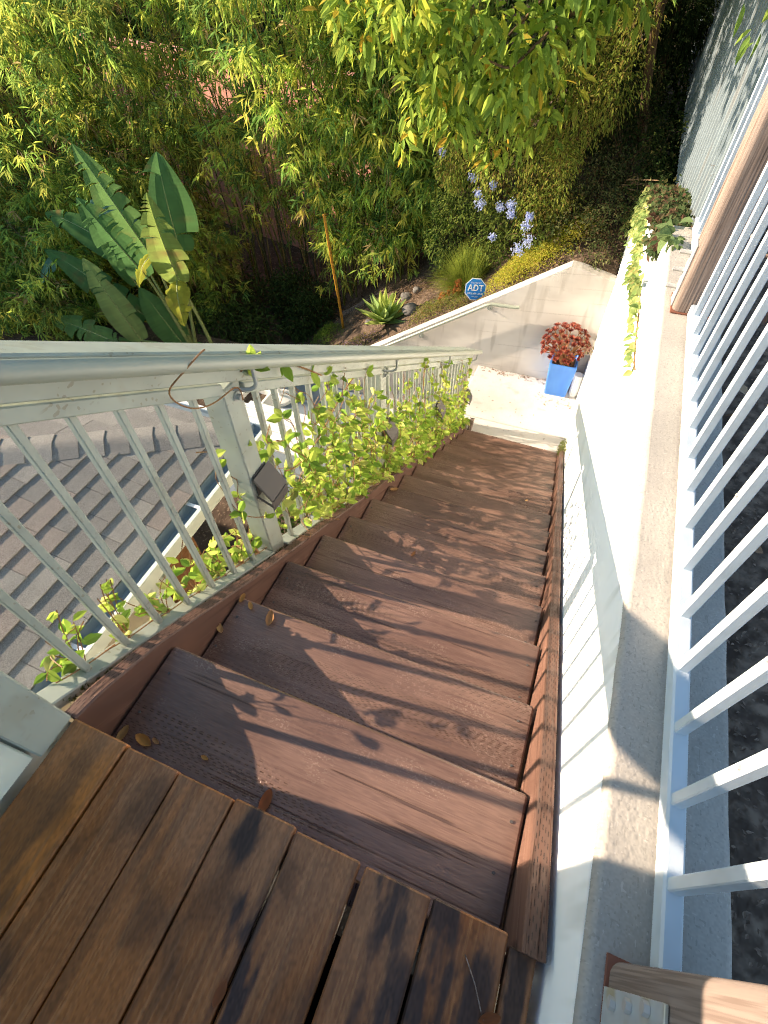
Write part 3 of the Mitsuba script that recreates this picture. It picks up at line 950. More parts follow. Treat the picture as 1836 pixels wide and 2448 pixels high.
# gutters, fascia, walls
def gutter(path_axis, a0, a1, c):
    pr = [(0.0, 0.0), (0.0, -0.085), (0.075, -0.085), (0.10, -0.03), (0.10, 0.0), (0.094, 0.0), (0.094, -0.03), (0.072, -0.079), (0.006, -0.079), (0.006, 0.0)]
    if path_axis == 'y':
        return yprism([(c + x, ZE - 0.012 + z) for x, z in pr], a0, a1)
    return xprism([(c + x, ZE - 0.012 + z) for x, z in pr], a0, a1)
part(lh, 'gutter', gutter('y', -3.0, YC + 0.10, XE + 0.0), 'gutter_blue')
part(lh, 'gutter_lip', box(XE + 0.1005, XE + 0.128, -3.0, YC + 0.128, ZE - 0.10, ZE - 0.004, 0.003), 'cream_paint')
part(lh, 'gutter_lip', box(XE - 8.0, XE + 0.0995, YC + 0.1005, YC + 0.125, ZE - 0.10, ZE - 0.004, 0.003), 'white_paint')
part(lh, 'gutter', gutter('x', XE - 8.0, XE + 0.09, YC), 'gutter_blue')
part(lh, 'gutter_strap', cat([box(XE + 0.004, XE + 0.105, y, y + 0.022, ZE - 0.012, ZE - 0.007, 0.0005) for y in (0.42, 1.42)]), 'white_paint')
part(lh, 'soffit', box(XE - 0.30, XE - 0.004, -3.0, YC - 0.02, ZE - 0.13, ZE - 0.115, 0.002), 'cream_paint')
part(lh, 'wall', box(XE - 5.5, XE - 0.16, -3.0, 1.46, -3.9, ZE - 0.131, 0.004), 'tan_wall')
part(lh, 'timber_door', box(XE - 0.158, XE - 0.11, 1.10, 1.45, -3.88, ZE - 0.30, 0.004), 'cedar')
part(lh, 'downpipe', cat([box(XE - 0.155, XE - 0.075, 0.98, 1.06, -3.88, ZE - 0.135, 0.006), box(XE - 0.12, XE + 0.12, 0.985, 1.055, ZE - 0.24, ZE - 0.17, 0.006)]), 'cream_paint')

# ------------------------------------------------------------------ patio things seen through the balusters
PZ = -3.898
tb = thing('picnic_table', 'white painted plank table on the patio behind the vine', 'table')
for i in range(5):
    part(tb, 'plank', box(-3.75, -2.55, 4.28 - 0.145 * i, 4.415 - 0.145 * i, PZ + 0.70, PZ + 0.735, 0.004), 'white_paint')
for sx in (-3.6, -2.75):
    for sy in (3.80, 4.30):
        part(tb, 'leg', box(sx, sx + 0.08, sy, sy + 0.08, PZ, PZ + 0.698, 0.004), 'white_paint')
pb = thing('planter_box', 'white timber planter box with dark soil beside the plank table', 'planter')
part(pb, 'side', cat([box(-4.2, -3.86, 4.62, 4.66, PZ, PZ + 0.42), box(-4.2, -3.86, 5.0, 5.04, PZ, PZ + 0.42), box(-4.24, -4.2, 4.62, 5.04, PZ, PZ + 0.42), box(-3.86, -3.82, 4.62, 5.04, PZ, PZ + 0.42)]), 'white_paint')
part(pb, 'potting_soil', box(-4.2, -3.86, 4.66, 5.0, PZ, PZ + 0.34), 'soil')
ub = thing('parasol_stand', 'white parasol stand with pole on the blue patio', 'stand')
part(ub, 'base', tube([(-3.95, 5.35, PZ + 0.002), (-3.95, 5.35, PZ + 0.05), (-3.95, 5.35, PZ + 0.07)], [0.2, 0.19, 0.08], 24), 'white_paint', smooth=35)
part(ub, 'pole', tube([(-3.95, 5.35, PZ + 0.05), (-3.95, 5.35, PZ + 0.75)], 0.024, 12), 'white_paint', smooth=40)
gp = thing('patio_plants', 'bright green low plants growing under the balustrade beside the stairs', 'plants', kind='stuff')
f = Foliage()
for i in range(26):
    y = 1.6 + 3.0 * rng.random(); x = -1.25 - 0.9 * rng.random()
    bush(f, (x, y, PZ + 0.35 + 0.5 * rng.random()), 0.35, 0.35, 0.35, 260, 0.07, 0.03, [(0.12, 0.20, 0.04), (0.2, 0.26, 0.06), (0.07, 0.13, 0.03)], clump=14)
f.top(gp)

# ================================================================== CLIMBING VINE ON THE BALUSTRADE
VG = [(0.286, 0.442, 0.065), (0.429, 0.559, 0.091), (0.169, 0.299, 0.052), (0.559, 0.624, 0.143), (0.676, 0.676, 0.234)]
vr = np.random.default_rng(11)
vn = thing('climbing_vine', 'bright green climbing vine covering the lower balusters of the balustrade', 'vine')
stems, f = [], Foliage()
P_, D_, N_, L_ = [], [], [], []
def sprig(path, nl, lmin=0.040, lmax=0.070, big=True):
    m = len(path)
    for q in range(nl):
        i = vr.integers(1, m)
        t = unit(path[i] - path[i - 1])
        for s in (-1, 1):
            side = unit(np.cross(t, rand_dirs(1, vr)[0])) * s
            P_.append(path[i] + vr.normal(size=3) * 0.004)
            D_.append(unit(side + t * 0.5 + np.array([0.25, -0.1, 0.15])))
            N_.append(unit(np.array([0.55, -0.35, 0.75]) + rand_dirs(1, vr)[0] * 0.6))
            L_.append(lmin + (lmax - lmin) * vr.random())
for q in range(200):
    y0 = 1.10 + 3.55 * vr.random() ** 0.92
    h0 = 0.02 + 0.10 * vr.random()
    hmax = min(0.88, (0.28 + 0.68 * vr.random() ** 1.1) * (1.1 if y0 > 1.35 else 0.9))
    n = 9
    pts = [(-0.945 + 0.03 * vr.normal(), y0, h0)]
    ang = vr.normal() * 0.9
    for i in range(n):
        ang = ang * 0.7 + vr.normal() * 0.6
        x, y, h = pts[-1]
        st = (hmax - h0) / n * 1.25
        pts.append((np.clip(x + vr.normal() * 0.018, -0.995, -0.895), min(y + st * math.sin(ang), 4.74), min(h + st * abs(math.cos(ang)), 0.9)))
    path = np.array([(x, y, nos(y) + h) for x, y, h in pts])
    path = smooth_path(path, 22)
    stems.append(tube(path, 0.0014 + 0.0008 * vr.random(), 4, False))
    sprig(path, 7)
# trailing shoots along the bottom rail
for q in range(75):
    y0 = 1.1 + 3.5 * vr.random()
    pts = np.array([(-0.90 + 0.03 * vr.normal(), y0 + 0.05 * i, nos(y0 + 0.05 * i) + 0.03 + 0.02 * vr.normal() + 0.05 * vr.random()) for i in range(7)])
    path = smooth_path(pts, 14)
    stems.append(tube(path, 0.002, 4, False))
    sprig(path, 4)
# a few long shoots
for pts in ([(-0.90, 1.05, 0.30), (-0.89, 1.20, 0.24), (-0.90, 1.42, 0.06), (-0.93, 1.62, -0.12), (-0.94, 1.80, -0.20)], [(-0.94, 1.2, -0.3), (-0.93, 1.5, -0.35), (-0.93, 1.85, -0.3), (-0.92, 2.2, -0.5)]):
    path = smooth_path(pts, 30)
    stems.append(tube(path, 0.003, 5, False))
    sprig(path, 9)
f.add(np.array(P_), np.array(D_), np.array(N_), np.array(L_), np.array(L_) * 0.56, VG, fold=0.18, bend=0.18, big=True, r=vr, p=[.28, .26, .2, .16, .1])
f.to(vn, 'leaves', kind='stuff')
part(vn, 'stems', cat(stems), 'stem_brown', kind='stuff')

# separate young shoots at the foot of the first bars
for (y0, n_, sp) in ((0.20, 7, 0.06), (0.33, 6, 0.06), (0.47, 7, 0.07), (0.60, 8, 0.07), (0.73, 9, 0.08), (0.83, 10, 0.08), (0.93, 9, 0.07)):
    lab = {0.20: 'lowest-left vine sprig by the first baluster beside the deck', 0.33: 'vine sprig at the foot of the second baluster', 0.47: 'vine sprig between the third and fourth balusters', 0.60: 'vine sprig with pale leaves around the fourth baluster',
           0.73: 'vine sprig around the fifth baluster', 0.83: 'vine sprig around the sixth baluster', 0.93: 'vine sprig at the foot of the first post'}[y0]
    vs = thing('vine_shoot', lab, 'vine', 'young vine shoots along the bottom rail')
    P_, D_, N_, L_ = [], [], [], []
    stm = []
    for q in range(n_):
        a_ = vr.random() * 6.28
        pts = np.array([(-0.955, y0, nos(y0) + 0.0), (-0.975 - 0.01 * q, y0 + sp * math.cos(a_) * 0.6, nos(y0) + 0.035), (-0.96 - 0.05 * vr.random(), y0 + sp * math.cos(a_) * 1.3, nos(y0) + 0.05 + 0.17 * vr.random())])
        path = smooth_path(pts, 10)
        stm.append(tube(path, 0.0016, 4, False))
        sprig(path, 2, 0.034, 0.056)
    stm.append(tube(smooth_path([(-0.96, y0 - 0.07, nos(y0 - 0.07) + 0.006), (-0.95, y0, nos(y0) + 0.012), (-0.962, y0 + 0.09, nos(y0 + 0.09) + 0.006)], 10), 0.0022, 4, False))
    f = Foliage()
    f.add(np.array(P_), np.array(D_), np.array(N_), np.array(L_), np.array(L_) * 0.56, VG, fold=0.18, bend=0.18, big=True, r=vr, p=[.28, .26, .2, .16, .1])
    f.to(vs, 'leaves', kind='stuff')
    part(vs, 'stems', cat(stm), 'stem_brown')
td = thing('vine_tendril', 'bare curling vine tendril looped in front of the handrail near the first post', 'vine')
lp = [(-0.83, 0.86, rh(0.86) + 1.0), (-0.835, 0.82, rh(0.82) + 0.97), (-0.86, 0.77, rh(0.77) + 0.91), (-0.90, 0.765, rh(0.765) + 0.85), (-0.905, 0.82, rh(0.82) + 0.80), (-0.905, 0.92, rh(0.92) + 0.81), (-0.90, 1.0, rh(1.0) + 0.85), (-0.905, 1.03, rh(1.03) + 0.80)]
add(td, tube(smooth_path(lp, 40), 0.0022, 6), 'stem_brown', smooth=60)

# dead leaves ----------------------------------------------------------
dl = [((-0.804, 0.104, -0.183), 0.05, 'orange dry leaf tucked under the deck edge, leftmost on the top tread'), ((-0.742, 0.112, -0.183), 0.055, 'red brown dry leaf under the deck edge beside the leftmost one'), ((-0.712, 0.122, -0.183), 0.025, 'small dry leaf right of the red brown one on the top tread'),
      ((-0.569, 0.135, -0.183), 0.022, 'tiny pale leaf alone on the top tread'), ((-0.373, 0.106, -0.183), 0.06, 'curled tan leaf at the middle of the deck edge'), ((-0.687, 0.611, -0.366), 0.062, 'large curled brown leaf on the second tread'),
      ((-0.776, 0.629, -0.366), 0.035, 'small torn leaf near the left end of the second tread'), ((-0.818, 0.645, -0.366), 0.04, 'dry leaf against the left stringer at the second nosing'), ((-0.829, 0.518, -0.366), 0.045, 'dry leaf wedged along the left stringer on the second tread'),
      ((-0.79, 2.07, -1.281), 0.06, 'orange dry leaf hanging by the vine on the seventh tread'), ((-0.429, 1.40, -0.915), 0.035, 'small orange leaf in a patch of sun on the fifth tread'), ((-0.248, -0.199, 0.0), 0.04, 'pale tan leaf lying on a deck seam'),
      ((0.200, -0.054, 0.0), 0.04, 'yellow leaf on the deck near the bottom edge'), ((0.03, 2.29, -1.281), 0.02, 'tiny pale leaf on the right of the seventh tread'), ((-0.72, 2.6, -1.464), 0.03, 'brown leaf at the left of the eighth tread')]
for (c, s, lab) in dl:
    k = thing('fallen_leaf', lab, 'leaf', 'dry leaves on the stairs and deck')
    a = vr.random() * 6.28
    u = np.array([math.cos(a), math.sin(a), 0.0]); w = np.array([-u[1], u[0], 0])
    q = np.linspace(-1, 1, 9)
    rows, cols = [], []
    curl = 0.35 + 0.5 * vr.random()
    Vv = []
    for t in q:
        wd = 0.42 * (1 - t * t) ** 0.7 + 0.02
        for b in (-1, -0.5, 0, 0.5, 1):
            Vv.append(np.array(c) + u * t * s * 0.5 + w * b * wd * s * 0.5 + np.array([0, 0, 0.003 + s * (curl * 0.42 * abs(b) ** 1.5 * wd + 0.18 * curl * t * t + 0.03 * vr.random())]))
    Ff = []
    for i in range(8):
        for j in range(4):
            e = i * 5 + j
            Ff += [[e, e + 5, e + 6], [e, e + 6, e + 1]]
    col = palette(1, [(0.40, 0.20, 0.06), (0.30, 0.11, 0.05), (0.50, 0.33, 0.15)], r=vr)[0]
    add(k, (np.array(Vv), np.array(Ff)), 'leaf_dry', True, np.repeat(col[None], len(Vv), 0))
k = thing('straw', 'thin straw lying across the last deck boards', 'straw')
add(k, tube([(0.138, 0.012, 0.003), (0.165, -0.02, 0.005), (0.20, -0.075, 0.004)], 0.0011, 5), 'post_wood')
k = thing('landing_litter', 'scattered dry leaf litter along the foot of the walls on the landing', 'leaf litter', kind='stuff')
f = Foliage()
n = 190
P = np.column_stack([-1.0 + 1.25 * vr.random(n), 5.91 - 0.10 * vr.random(n) ** 1.5, np.full(n, ZL + 0.006)])
m_ = 70
P2 = np.column_stack([-0.2 + 0.45 * vr.random(m_), 5.55 + 0.09 * vr.normal(size=m_), np.full(m_, ZL + 0.005)])
P3 = np.column_stack([-0.9 + 1.1 * vr.random(26), 4.75 + 1.0 * vr.random(26), np.full(26, ZL + 0.004)])
P = np.vstack([P, P2, P3])
n = len(P)
f.add(P, unit(rand_dirs(n, vr) * [1, 1, 0.15]), unit(np.array([0, 0, 1.0]) + rand_dirs(n, vr) * 0.4), 0.012 + 0.022 * vr.random(n), 0.012, [(0.22, 0.10, 0.05), (0.14, 0.07, 0.04), (0.3, 0.17, 0.08)], r=vr)
f.top(k, 'leaf_dry')

# ================================================================== PLANTING
pr_ = np.random.default_rng(33)

# bamboo: clumps of thin culms, each with drooping fans of narrow leaves
BG = [(0.403, 0.561, 0.110), (0.232, 0.390, 0.098), (0.561, 0.647, 0.122), (0.134, 0.256, 0.073), (0.708, 0.659, 0.134)]
def bamboo(cx, cy, ncul, hgt, low, spread, dens, label, group='bamboo clumps of the hedge', cols=BG, p=None, lean=(0, -0.15)):
    b = thing('bamboo_clump', label, 'bamboo', group)
    f = Foliage()
    tone = 0.8 + 0.4 * pr_.random()
    tw = []
    for i in range(ncul):
        bx, by = cx + pr_.normal() * spread, cy + pr_.normal() * spread * 0.6
        z0 = float(bed_z(np.array(bx), np.array(max(by, 6.1)))) - 0.05
        H = hgt * (0.85 + 0.3 * pr_.random())
        lx, ly = lean[0] + pr_.normal() * 0.16, lean[1] + pr_.normal() * 0.14
        t = np.linspace(0, 1, 9)
        path = np.column_stack([bx + lx * H * t ** 1.7, by + ly * H * t ** 1.7, z0 + H * t])
        rad = (0.009 + 0.008 * pr_.random()) * (1 - 0.6 * t)
        m = tube(path, rad, 6, False)
        c = palette(1, [(0.16, 0.17, 0.03), (0.09, 0.11, 0.03), (0.22, 0.16, 0.05), (0.05, 0.05, 0.03)], r=pr_)[0]
        part(b, 'culm', m, 'culm', True, color=np.repeat(c[None], len(m.vertices), 0))
        nc = int(dens * H)
        nodes = np.sort(low + (1 - low) * pr_.random(max(int(nc / 9), 6)) ** 0.85)
        ni = pr_.integers(0, len(nodes), nc)
        tt = np.clip(nodes[ni] + pr_.normal(size=nc) * 0.016, low * 0.9, 1)
        naz = pr_.random(len(nodes)) * 6.283
        nbr = 0.65 + 0.6 * pr_.random(len(nodes))
        pc = np.stack([np.interp(tt, t, path[:, j]) for j in range(3)], 1)
        az = naz[ni] + pr_.normal(size=nc) * 0.65
        out = np.stack([np.cos(az), np.sin(az), 0 * az], 1)
        ln = 0.10 + 0.42 * pr_.random(nc) ** 1.3
        cpos = pc + out * ln[:, None] + np.array([0, 0, 1.0]) * (0.12 - 0.5 * ln[:, None] ** 1.5) * pr_.random((nc, 1))
        for a_, b_ in list(zip(pc, cpos))[::6]:
            tw.append(tube([a_, (a_ + b_) / 2 + [0, 0, 0.05], b_], 0.0025, 3, False))
        nl = 6
        P = np.repeat(cpos, nl, 0) + pr_.normal(size=(nc * nl, 3)) * 0.022
        fan = np.repeat(out, nl, 0) * 0.5 + np.array([0, 0, -0.5]) + rand_dirs(nc * nl, pr_) * 0.85
        N = unit(np.array([0, 0, 0.9]) + np.repeat(out, nl, 0) * 0.7 + rand_dirs(nc * nl, pr_) * 0.55)
        L = 0.11 + 0.10 * pr_.random(nc * nl)
        cc = palette(nc, cols, 0.12, pr_, p) * (nbr[ni] * tone)[:, None]
        dead = pr_.random(nc) < 0.035
        cc[dead] = np.array([0.50, 0.38, 0.18])
        V, F, idx = leaves(P, fan, N, L, L * 0.14 + 0.005, 0.2, 0.25)
        col = np.clip(np.repeat(cc, nl, 0) * (0.85 + 0.3 * pr_.random((nc * nl, 1))), 0.003, 0.9)
        f.v.append(V); f.f.append(F + f.k); f.c.append(col[idx]); f.k += len(V)
    f.to(b, 'foliage', kind='stuff')
    if tw: part(b, 'twigs', cat(tw), 'stem_brown', kind='stuff')
    return b

BL = [
    (-2.35, 7.95, 9, 4.2, 0.10, 0.26, 26, 'rightmost bamboo clump, dense and dark at its foot behind the grass tuft'),
    (-2.95, 8.1, 10, 4.4, 0.08, 0.28, 27, 'bright bamboo clump standing behind the agave and rocks'),
    (-3.55, 8.25, 9, 4.6, 0.16, 0.28, 26, 'sunlit bamboo clump just right of the thick yellow cane'),
    (-4.2, 8.4, 14, 4.8, 0.30, 0.30, 13, 'bamboo clump just left of the thick yellow cane'),
    (-4.95, 8.65, 14, 4.9, 0.25, 0.32, 10, 'bamboo clump with bare dark culms before the pink wall'),
    (-5.7, 8.85, 14, 5.0, 0.25, 0.34, 9, 'thin bamboo clump with the pink wall glowing between its bare culms'),
    (-6.5, 8.8, 9, 5.1, 0.38, 0.36, 18, 'bamboo clump behind the banana-like plant'),
    (-7.4, 8.85, 10, 5.1, 0.10, 0.40, 26, 'shady bamboo clump left of the banana-like plant'),
    (-8.4, 8.8, 10, 5.2, 0.05, 0.42, 28, 'dim bamboo clump near the left edge, second from the left'),
    (-9.5, 8.7, 10, 5.2, 0.04, 0.45, 28, 'leftmost bamboo clump in blue shade at the left edge'),
    (-10.8, 8.6, 9, 5.3, 0.04, 0.5, 26, 'bamboo clump behind the leftmost one in the top left corner'),
    (-3.2, 9.2, 8, 5.2, 0.25, 0.45, 18, 'bamboo clump in the second row behind the bright one, right of the pink wall'),
    (-7.9, 7.5, 9, 2.7, 0.02, 0.42, 34, 'low leafy bamboo clump left of the banana-like plant, behind its teal torn leaf'),
    (-9.2, 7.2, 10, 3.0, 0.02, 0.45, 34, 'low shady bamboo clump at the left edge above the handrail'),
    (-10.6, 7.6, 10, 3.6, 0.02, 0.5, 32, 'low bamboo clump farthest left at the left edge'),
    (-6.6, 7.6, 7, 2.0, 0.02, 0.35, 30, 'low bamboo clump directly behind the stalks of the banana-like plant'),
    (-8.6, 6.55, 9, 1.9, 0.0, 0.40, 40, 'knee high bamboo clump behind the lowest banana-like leaf'),
    (-9.8, 6.4, 9, 2.1, 0.0, 0.40, 40, 'knee high bamboo clump at the left edge just above the handrail'),
    (-9.7, 5.65, 9, 1.3, 0.0, 0.35, 46, 'low tuft of bamboo leaves nearest the handrail at the left edge'),
    (-8.8, 5.85, 8, 1.2, 0.0, 0.30, 46, 'low tuft of bamboo leaves just left of the lowest banana-like leaf'),
]
for a in BL:
    bamboo(*a)
yc_ = thing('bamboo_cane', 'single thick orange yellow bamboo cane leaning left in front of the hedge', 'bamboo')
pth = smooth_path([(-3.66, 7.13, -3.75), (-3.71, 7.13, -3.1), (-3.76, 7.13, -2.62), (-3.84, 7.15, -1.85)], 40)
rr = 0.021 + 0.0035 * (np.abs(np.sin(np.linspace(0, 7 * math.pi, 40))) < 0.25)
m = tube(pth, rr, 10)
add(yc_, m, 'culm', True, np.repeat(np.array([[0.42, 0.20, 0.02]]), len(m.vertices), 0))

us = thing('undergrowth', 'dim leafy undergrowth covering the soil left of the garden bed', 'undergrowth', kind='stuff')
f = Foliage()
for i in range(60):
    bx_, by_ = -11.5 + 7.2 * pr_.random(), 6.5 + 2.3 * pr_.random()
    bush(f, (bx_, by_, -4.15 + 0.25 * pr_.random()), 0.4, 0.4, 0.35, 150, 0.10, 0.035, [(0.07, 0.12, 0.04), (0.11, 0.17, 0.05), (0.05, 0.08, 0.03)], clump=12, r=pr_)
f.top(us)
th = thing('tall_hedge', 'dense tall hedge standing beyond the left edge of the garden', 'hedge')
part(th, 'core', box(-13.6, -13.0, 4.6, 11.0, -4.4, -0.1, 0.05), 'soil')
f = Foliage()
n = 9000
P = np.column_stack([-12.9 - 0.9 * pr_.random(n) + 0.4 * pr_.normal(size=n), 4.4 + 6.8 * pr_.random(n), -4.3 + 4.6 * pr_.random(n)])
P[:, 2] += 0.35 * np.sin(P[:, 1] * 2.1) * (P[:, 2] > -0.5)
f.add(P, rand_dirs(n, pr_), rand_dirs(n, pr_), 0.2, 0.09, [(0.09, 0.14, 0.04), (0.05, 0.09, 0.03)], r=pr_)
f.to(th, 'foliage', kind='stuff')
# wall and hillside behind the hedge
k = thing('salmon_wall', 'salmon pink rendered wall glimpsed through the bamboo culms', 'wall')
part(k, 'wall_body', slab((-12.5, 11.75, -4.9), (8.2, -1.75, 0), (0.06, 0.24, 0), (0, 0, 3.95), 0.01), 'salmon_wall')
part(k, 'coping', slab((-12.55, 11.72, -0.947), (8.3, -1.77, 0), (0.08, 0.31, 0), (0, 0, 0.07), 0.01), 'salmon_wall')
k = thing('hedge_backdrop', 'dark mass of evergreen foliage behind the bamboo and trees', 'hedge', kind='stuff')
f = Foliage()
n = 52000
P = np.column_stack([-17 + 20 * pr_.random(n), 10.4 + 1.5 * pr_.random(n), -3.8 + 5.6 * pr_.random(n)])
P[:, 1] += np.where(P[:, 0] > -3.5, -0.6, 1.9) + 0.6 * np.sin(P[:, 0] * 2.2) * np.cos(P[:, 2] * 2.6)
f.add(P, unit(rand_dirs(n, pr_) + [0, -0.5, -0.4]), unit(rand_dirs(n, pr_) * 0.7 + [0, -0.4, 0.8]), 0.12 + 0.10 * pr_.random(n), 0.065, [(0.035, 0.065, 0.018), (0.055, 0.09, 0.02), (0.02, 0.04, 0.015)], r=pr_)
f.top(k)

# giant bird of paradise (banana-like leaves)
bp = thing('bird_of_paradise', 'giant bird of paradise with large torn banana-like leaves before the bamboo', 'plant')
GL = [(0.112, 0.240, 0.083), (0.180, 0.330, 0.105), (0.375, 0.480, 0.150), (0.165, 0.330, 0.240)]
def big_leaf(base, tip, width, col, tears=0, droop=0.12, root=None, nrm0=None, seed=0, fold=0.18):
    r = np.random.default_rng(seed)
    base, tip = np.array(base, float), np.array(tip, float)
    ax = tip - base
    Ln = np.linalg.norm(ax)
    D = ax / Ln
    N = np.array(nrm0 if nrm0 is not None else (0.25, -0.75, 0.6)); N = unit(N - D * (N @ D))
    S = np.cross(D, N)
    n = 60
    t = np.linspace(0, 1, n)
    wd = width * 0.60 * np.clip(np.sin(math.pi * (0.06 + 0.94 * t) ** 0.75), 0, 1) ** 0.7
    spine = base + D * (t * Ln)[:, None] + N * (Ln * droop * (t * (1 - t) * 4) * 0.5)[:, None] + np.array([0, 0, -1.0]) * (Ln * droop * t ** 3)[:, None]
    V, F = [], []
    cuts = {s: set(r.choice(np.arange(6, n - 5), tears, replace=False).tolist()) if tears else set() for s in (-1, 1)}
    V += list(spine)
    C = [1.15] * n
    for s in (-1, 1):
        prev = None
        sag = 0.0
        for i in range(n - 1):
            if i in cuts[s] or i == 0:
                sag = r.normal() * 0.13 * (tears > 0)
                shrink = 1.06 - 0.2 * r.random() * (tears > 0)
            gap = 0.022 * (i in cuts[s]) * Ln
            e = []
            for j, di in ((i, gap), (i + 1, 0)):
                nxt = min([c_ for c_ in cuts[s] if c_ > i] + [n - 1]); prv = max([c_ for c_ in cuts[s] if c_ <= i] + [0])
                fr = (j - prv) / max(nxt - prv, 1)
                w = wd[j] * (shrink - (0.26 * fr ** 2.2 if tears else 0))
                sl_ = 0.16 * wd[j]
                mid = spine[j] + S * s * w * 0.5 + D * (sl_ * 0.5 + di) + N * (w * (fold * 0.7 + sag * 0.4))
                edge = spine[j] + S * s * w + D * (sl_ + di) + N * (w * (fold * 0.6 + sag)) + np.array([0, 0, -0.10]) * w
                e.append((mid, edge))
            k0 = len(V)
            V += [e[0][0], e[0][1], e[1][0], e[1][1]]
            vv = 0.92 + 0.16 * r.random()
            C += [vv, vv * 0.95, vv, vv * 0.95]
            tri = [[i, i + 1, k0 + 2], [i, k0 + 2, k0], [k0, k0 + 2, k0 + 3], [k0, k0 + 3, k0 + 1]]
            F += tri if s > 0 else [q[::-1] for q in tri]
    V = np.array(V)
    c = np.repeat(np.array(col)[None], len(V), 0) * (np.array(C) * (0.85 + 0.3 * meshkit.noise(V * 9, 2)))[:, None]
    brown = np.clip((meshkit.fbm(V * 5, 3, seed) - 0.62) * 6, 0, 1)[:, None] * 0.7 * (tears > 0)
    c = c * (1 - brown) + np.array([[0.30, 0.19, 0.08]]) * brown
    k_ = part(bp, 'leaf', (V, np.array(F)), 'leaf_thin', False, color=c)
    rib = tube(spine[::3] - N * 0.004, np.linspace(0.013, 0.003, len(spine[::3])), 6, False)
    if root is not None:
        root = np.array(root, float)
        mid = (root + base) / 2 + np.array([0, 0, 0.1])
        st_ = tube(smooth_path([root, mid, base], 14), np.linspace(0.035, 0.015, 14), 8, False)
        rib = cat([rib, st_])
    c2 = np.repeat(np.array([[0.20, 0.24, 0.08]]), len(rib.vertices), 0)
    part(k_, 'stalk', rib, 'culm', True, color=c2)
R0 = (-5.9, 5.9, -4.05)
big_leaf((-6.15, 5.95, -2.35), (-6.92, 6.0, -0.86), 0.46, GL[1], 7, 0.06, R0, seed=1)
big_leaf((-6.20, 5.75, -2.55), (-6.85, 5.65, -1.35), 0.44, GL[0], 9, 0.10, R0, seed=2)
big_leaf((-5.78, 6.15, -2.25), (-5.80, 6.3, -0.92), 0.62, GL[0], 1, 0.08, R0, seed=3)
big_leaf((-5.50, 5.65, -2.45), (-5.52, 5.6, -1.12), 0.46, (0.30, 0.40, 0.10), 6, 0.10, (-5.38, 5.85, -4.0), seed=4)
big_leaf((-5.50, 5.60, -2.40), (-5.30, 5.25, -2.75), 0.34, (0.40, 0.42, 0.06), 4, 0.25, None, nrm0=(0.1, -0.3, 0.9), seed=5)
big_leaf((-5.75, 5.55, -2.05), (-5.95, 5.3, -2.35), 0.26, (0.42, 0.44, 0.06), 5, 0.2, None, nrm0=(0, -0.4, 0.9), seed=6)
big_leaf((-6.70, 5.60, -3.65), (-7.14, 5.55, -2.22), 0.44, (0.30, 0.42, 0.15), 3, 0.06, R0, seed=7)
big_leaf((-6.70, 5.95, -2.85), (-7.08, 5.95, -1.95), 0.22, GL[0], 0, 0.08, R0, seed=8)
big_leaf((-6.75, 5.95, -3.42), (-8.46, 5.95, -2.35), 0.42, GL[0], 2, 0.10, R0, seed=9)
big_leaf((-6.60, 6.15, -2.60), (-8.35, 6.2, -1.85), 0.40, GL[0], 2, 0.12, R0, seed=10)
big_leaf((-6.85, 5.50, -3.80), (-8.50, 5.45, -3.35), 0.38, GL[1], 5, 0.10, R0, seed=11)
big_leaf((-6.70, 5.40, -3.75), (-7.9, 5.3, -3.95), 0.40, (0.16, 0.24, 0.10), 4, 0.1, R0, seed=12)
big_leaf((-6.05, 5.85, -3.75), (-6.45, 5.75, -2.65), 0.40, GL[0], 0, 0.08, R0, seed=13)
big_leaf((-8.35, 6.0, -2.72), (-8.85, 5.8, -3.2), 0.42, GL[3], 10, 0.15, None, nrm0=(-0.2, -0.6, 0.75), seed=14)
big_leaf((-5.75, 5.75, -3.8), (-5.05, 5.5, -3.3), 0.34, GL[0], 2, 0.15, R0, seed=15)
big_leaf((-6.35, 6.3, -2.6), (-7.6, 6.5, -1.75), 0.42, GL[3], 3, 0.1, R0, seed=16)

# agave, grass tuft, ground covers, rocks
ag = thing('agave', 'pale green spiky agave rosette in the garden bed', 'plant')
A0 = np.array([-2.70, 6.62, -3.06])
for i in range(30):
    th, op = i * 2.399, 0.22 + 0.98 * (i / 29) ** 0.85
    D = np.array([math.cos(th) * math.sin(op), math.sin(th) * math.sin(op), math.cos(op)])
    N = np.array([-math.cos(th) * math.cos(op), -math.sin(th) * math.cos(op), math.sin(op)])
    f = Foliage()
    t = np.linspace(0, 1, 9)
    L_ = 0.45 + 0.07 * pr_.random()
    S = np.cross(D, N)
    w = 0.064 * np.array([0.7, 0.85, 1.0, 1.08, 1.05, 0.9, 0.62, 0.32, 0.02])
    sp = A0 + D * (t * L_)[:, None] + N * (0.05 * (t - 0.5) ** 2)[:, None]
    V = np.vstack([sp - S * w[:, None] + N * (w * 0.42)[:, None], sp - N * 0.006, sp + S * w[:, None] + N * (w * 0.42)[:, None]])
    F = []
    for a in range(8):
        for o in (0, 9):
            F += [[o + a, o + a + 1, o + a + 10], [o + a, o + a + 10, o + a + 9]]
    c = palette(1, [(0.36, 0.48, 0.15), (0.46, 0.54, 0.13), (0.28, 0.42, 0.16)], r=pr_)[0]
    cc = np.vstack([np.repeat((c * 1.25)[None], 9, 0), np.repeat((c * 0.85)[None], 9, 0), np.repeat((c * 1.25)[None], 9, 0)])
    part(ag, 'leaf', (V, np.array(F)), 'leaf_thin', False, color=cc)

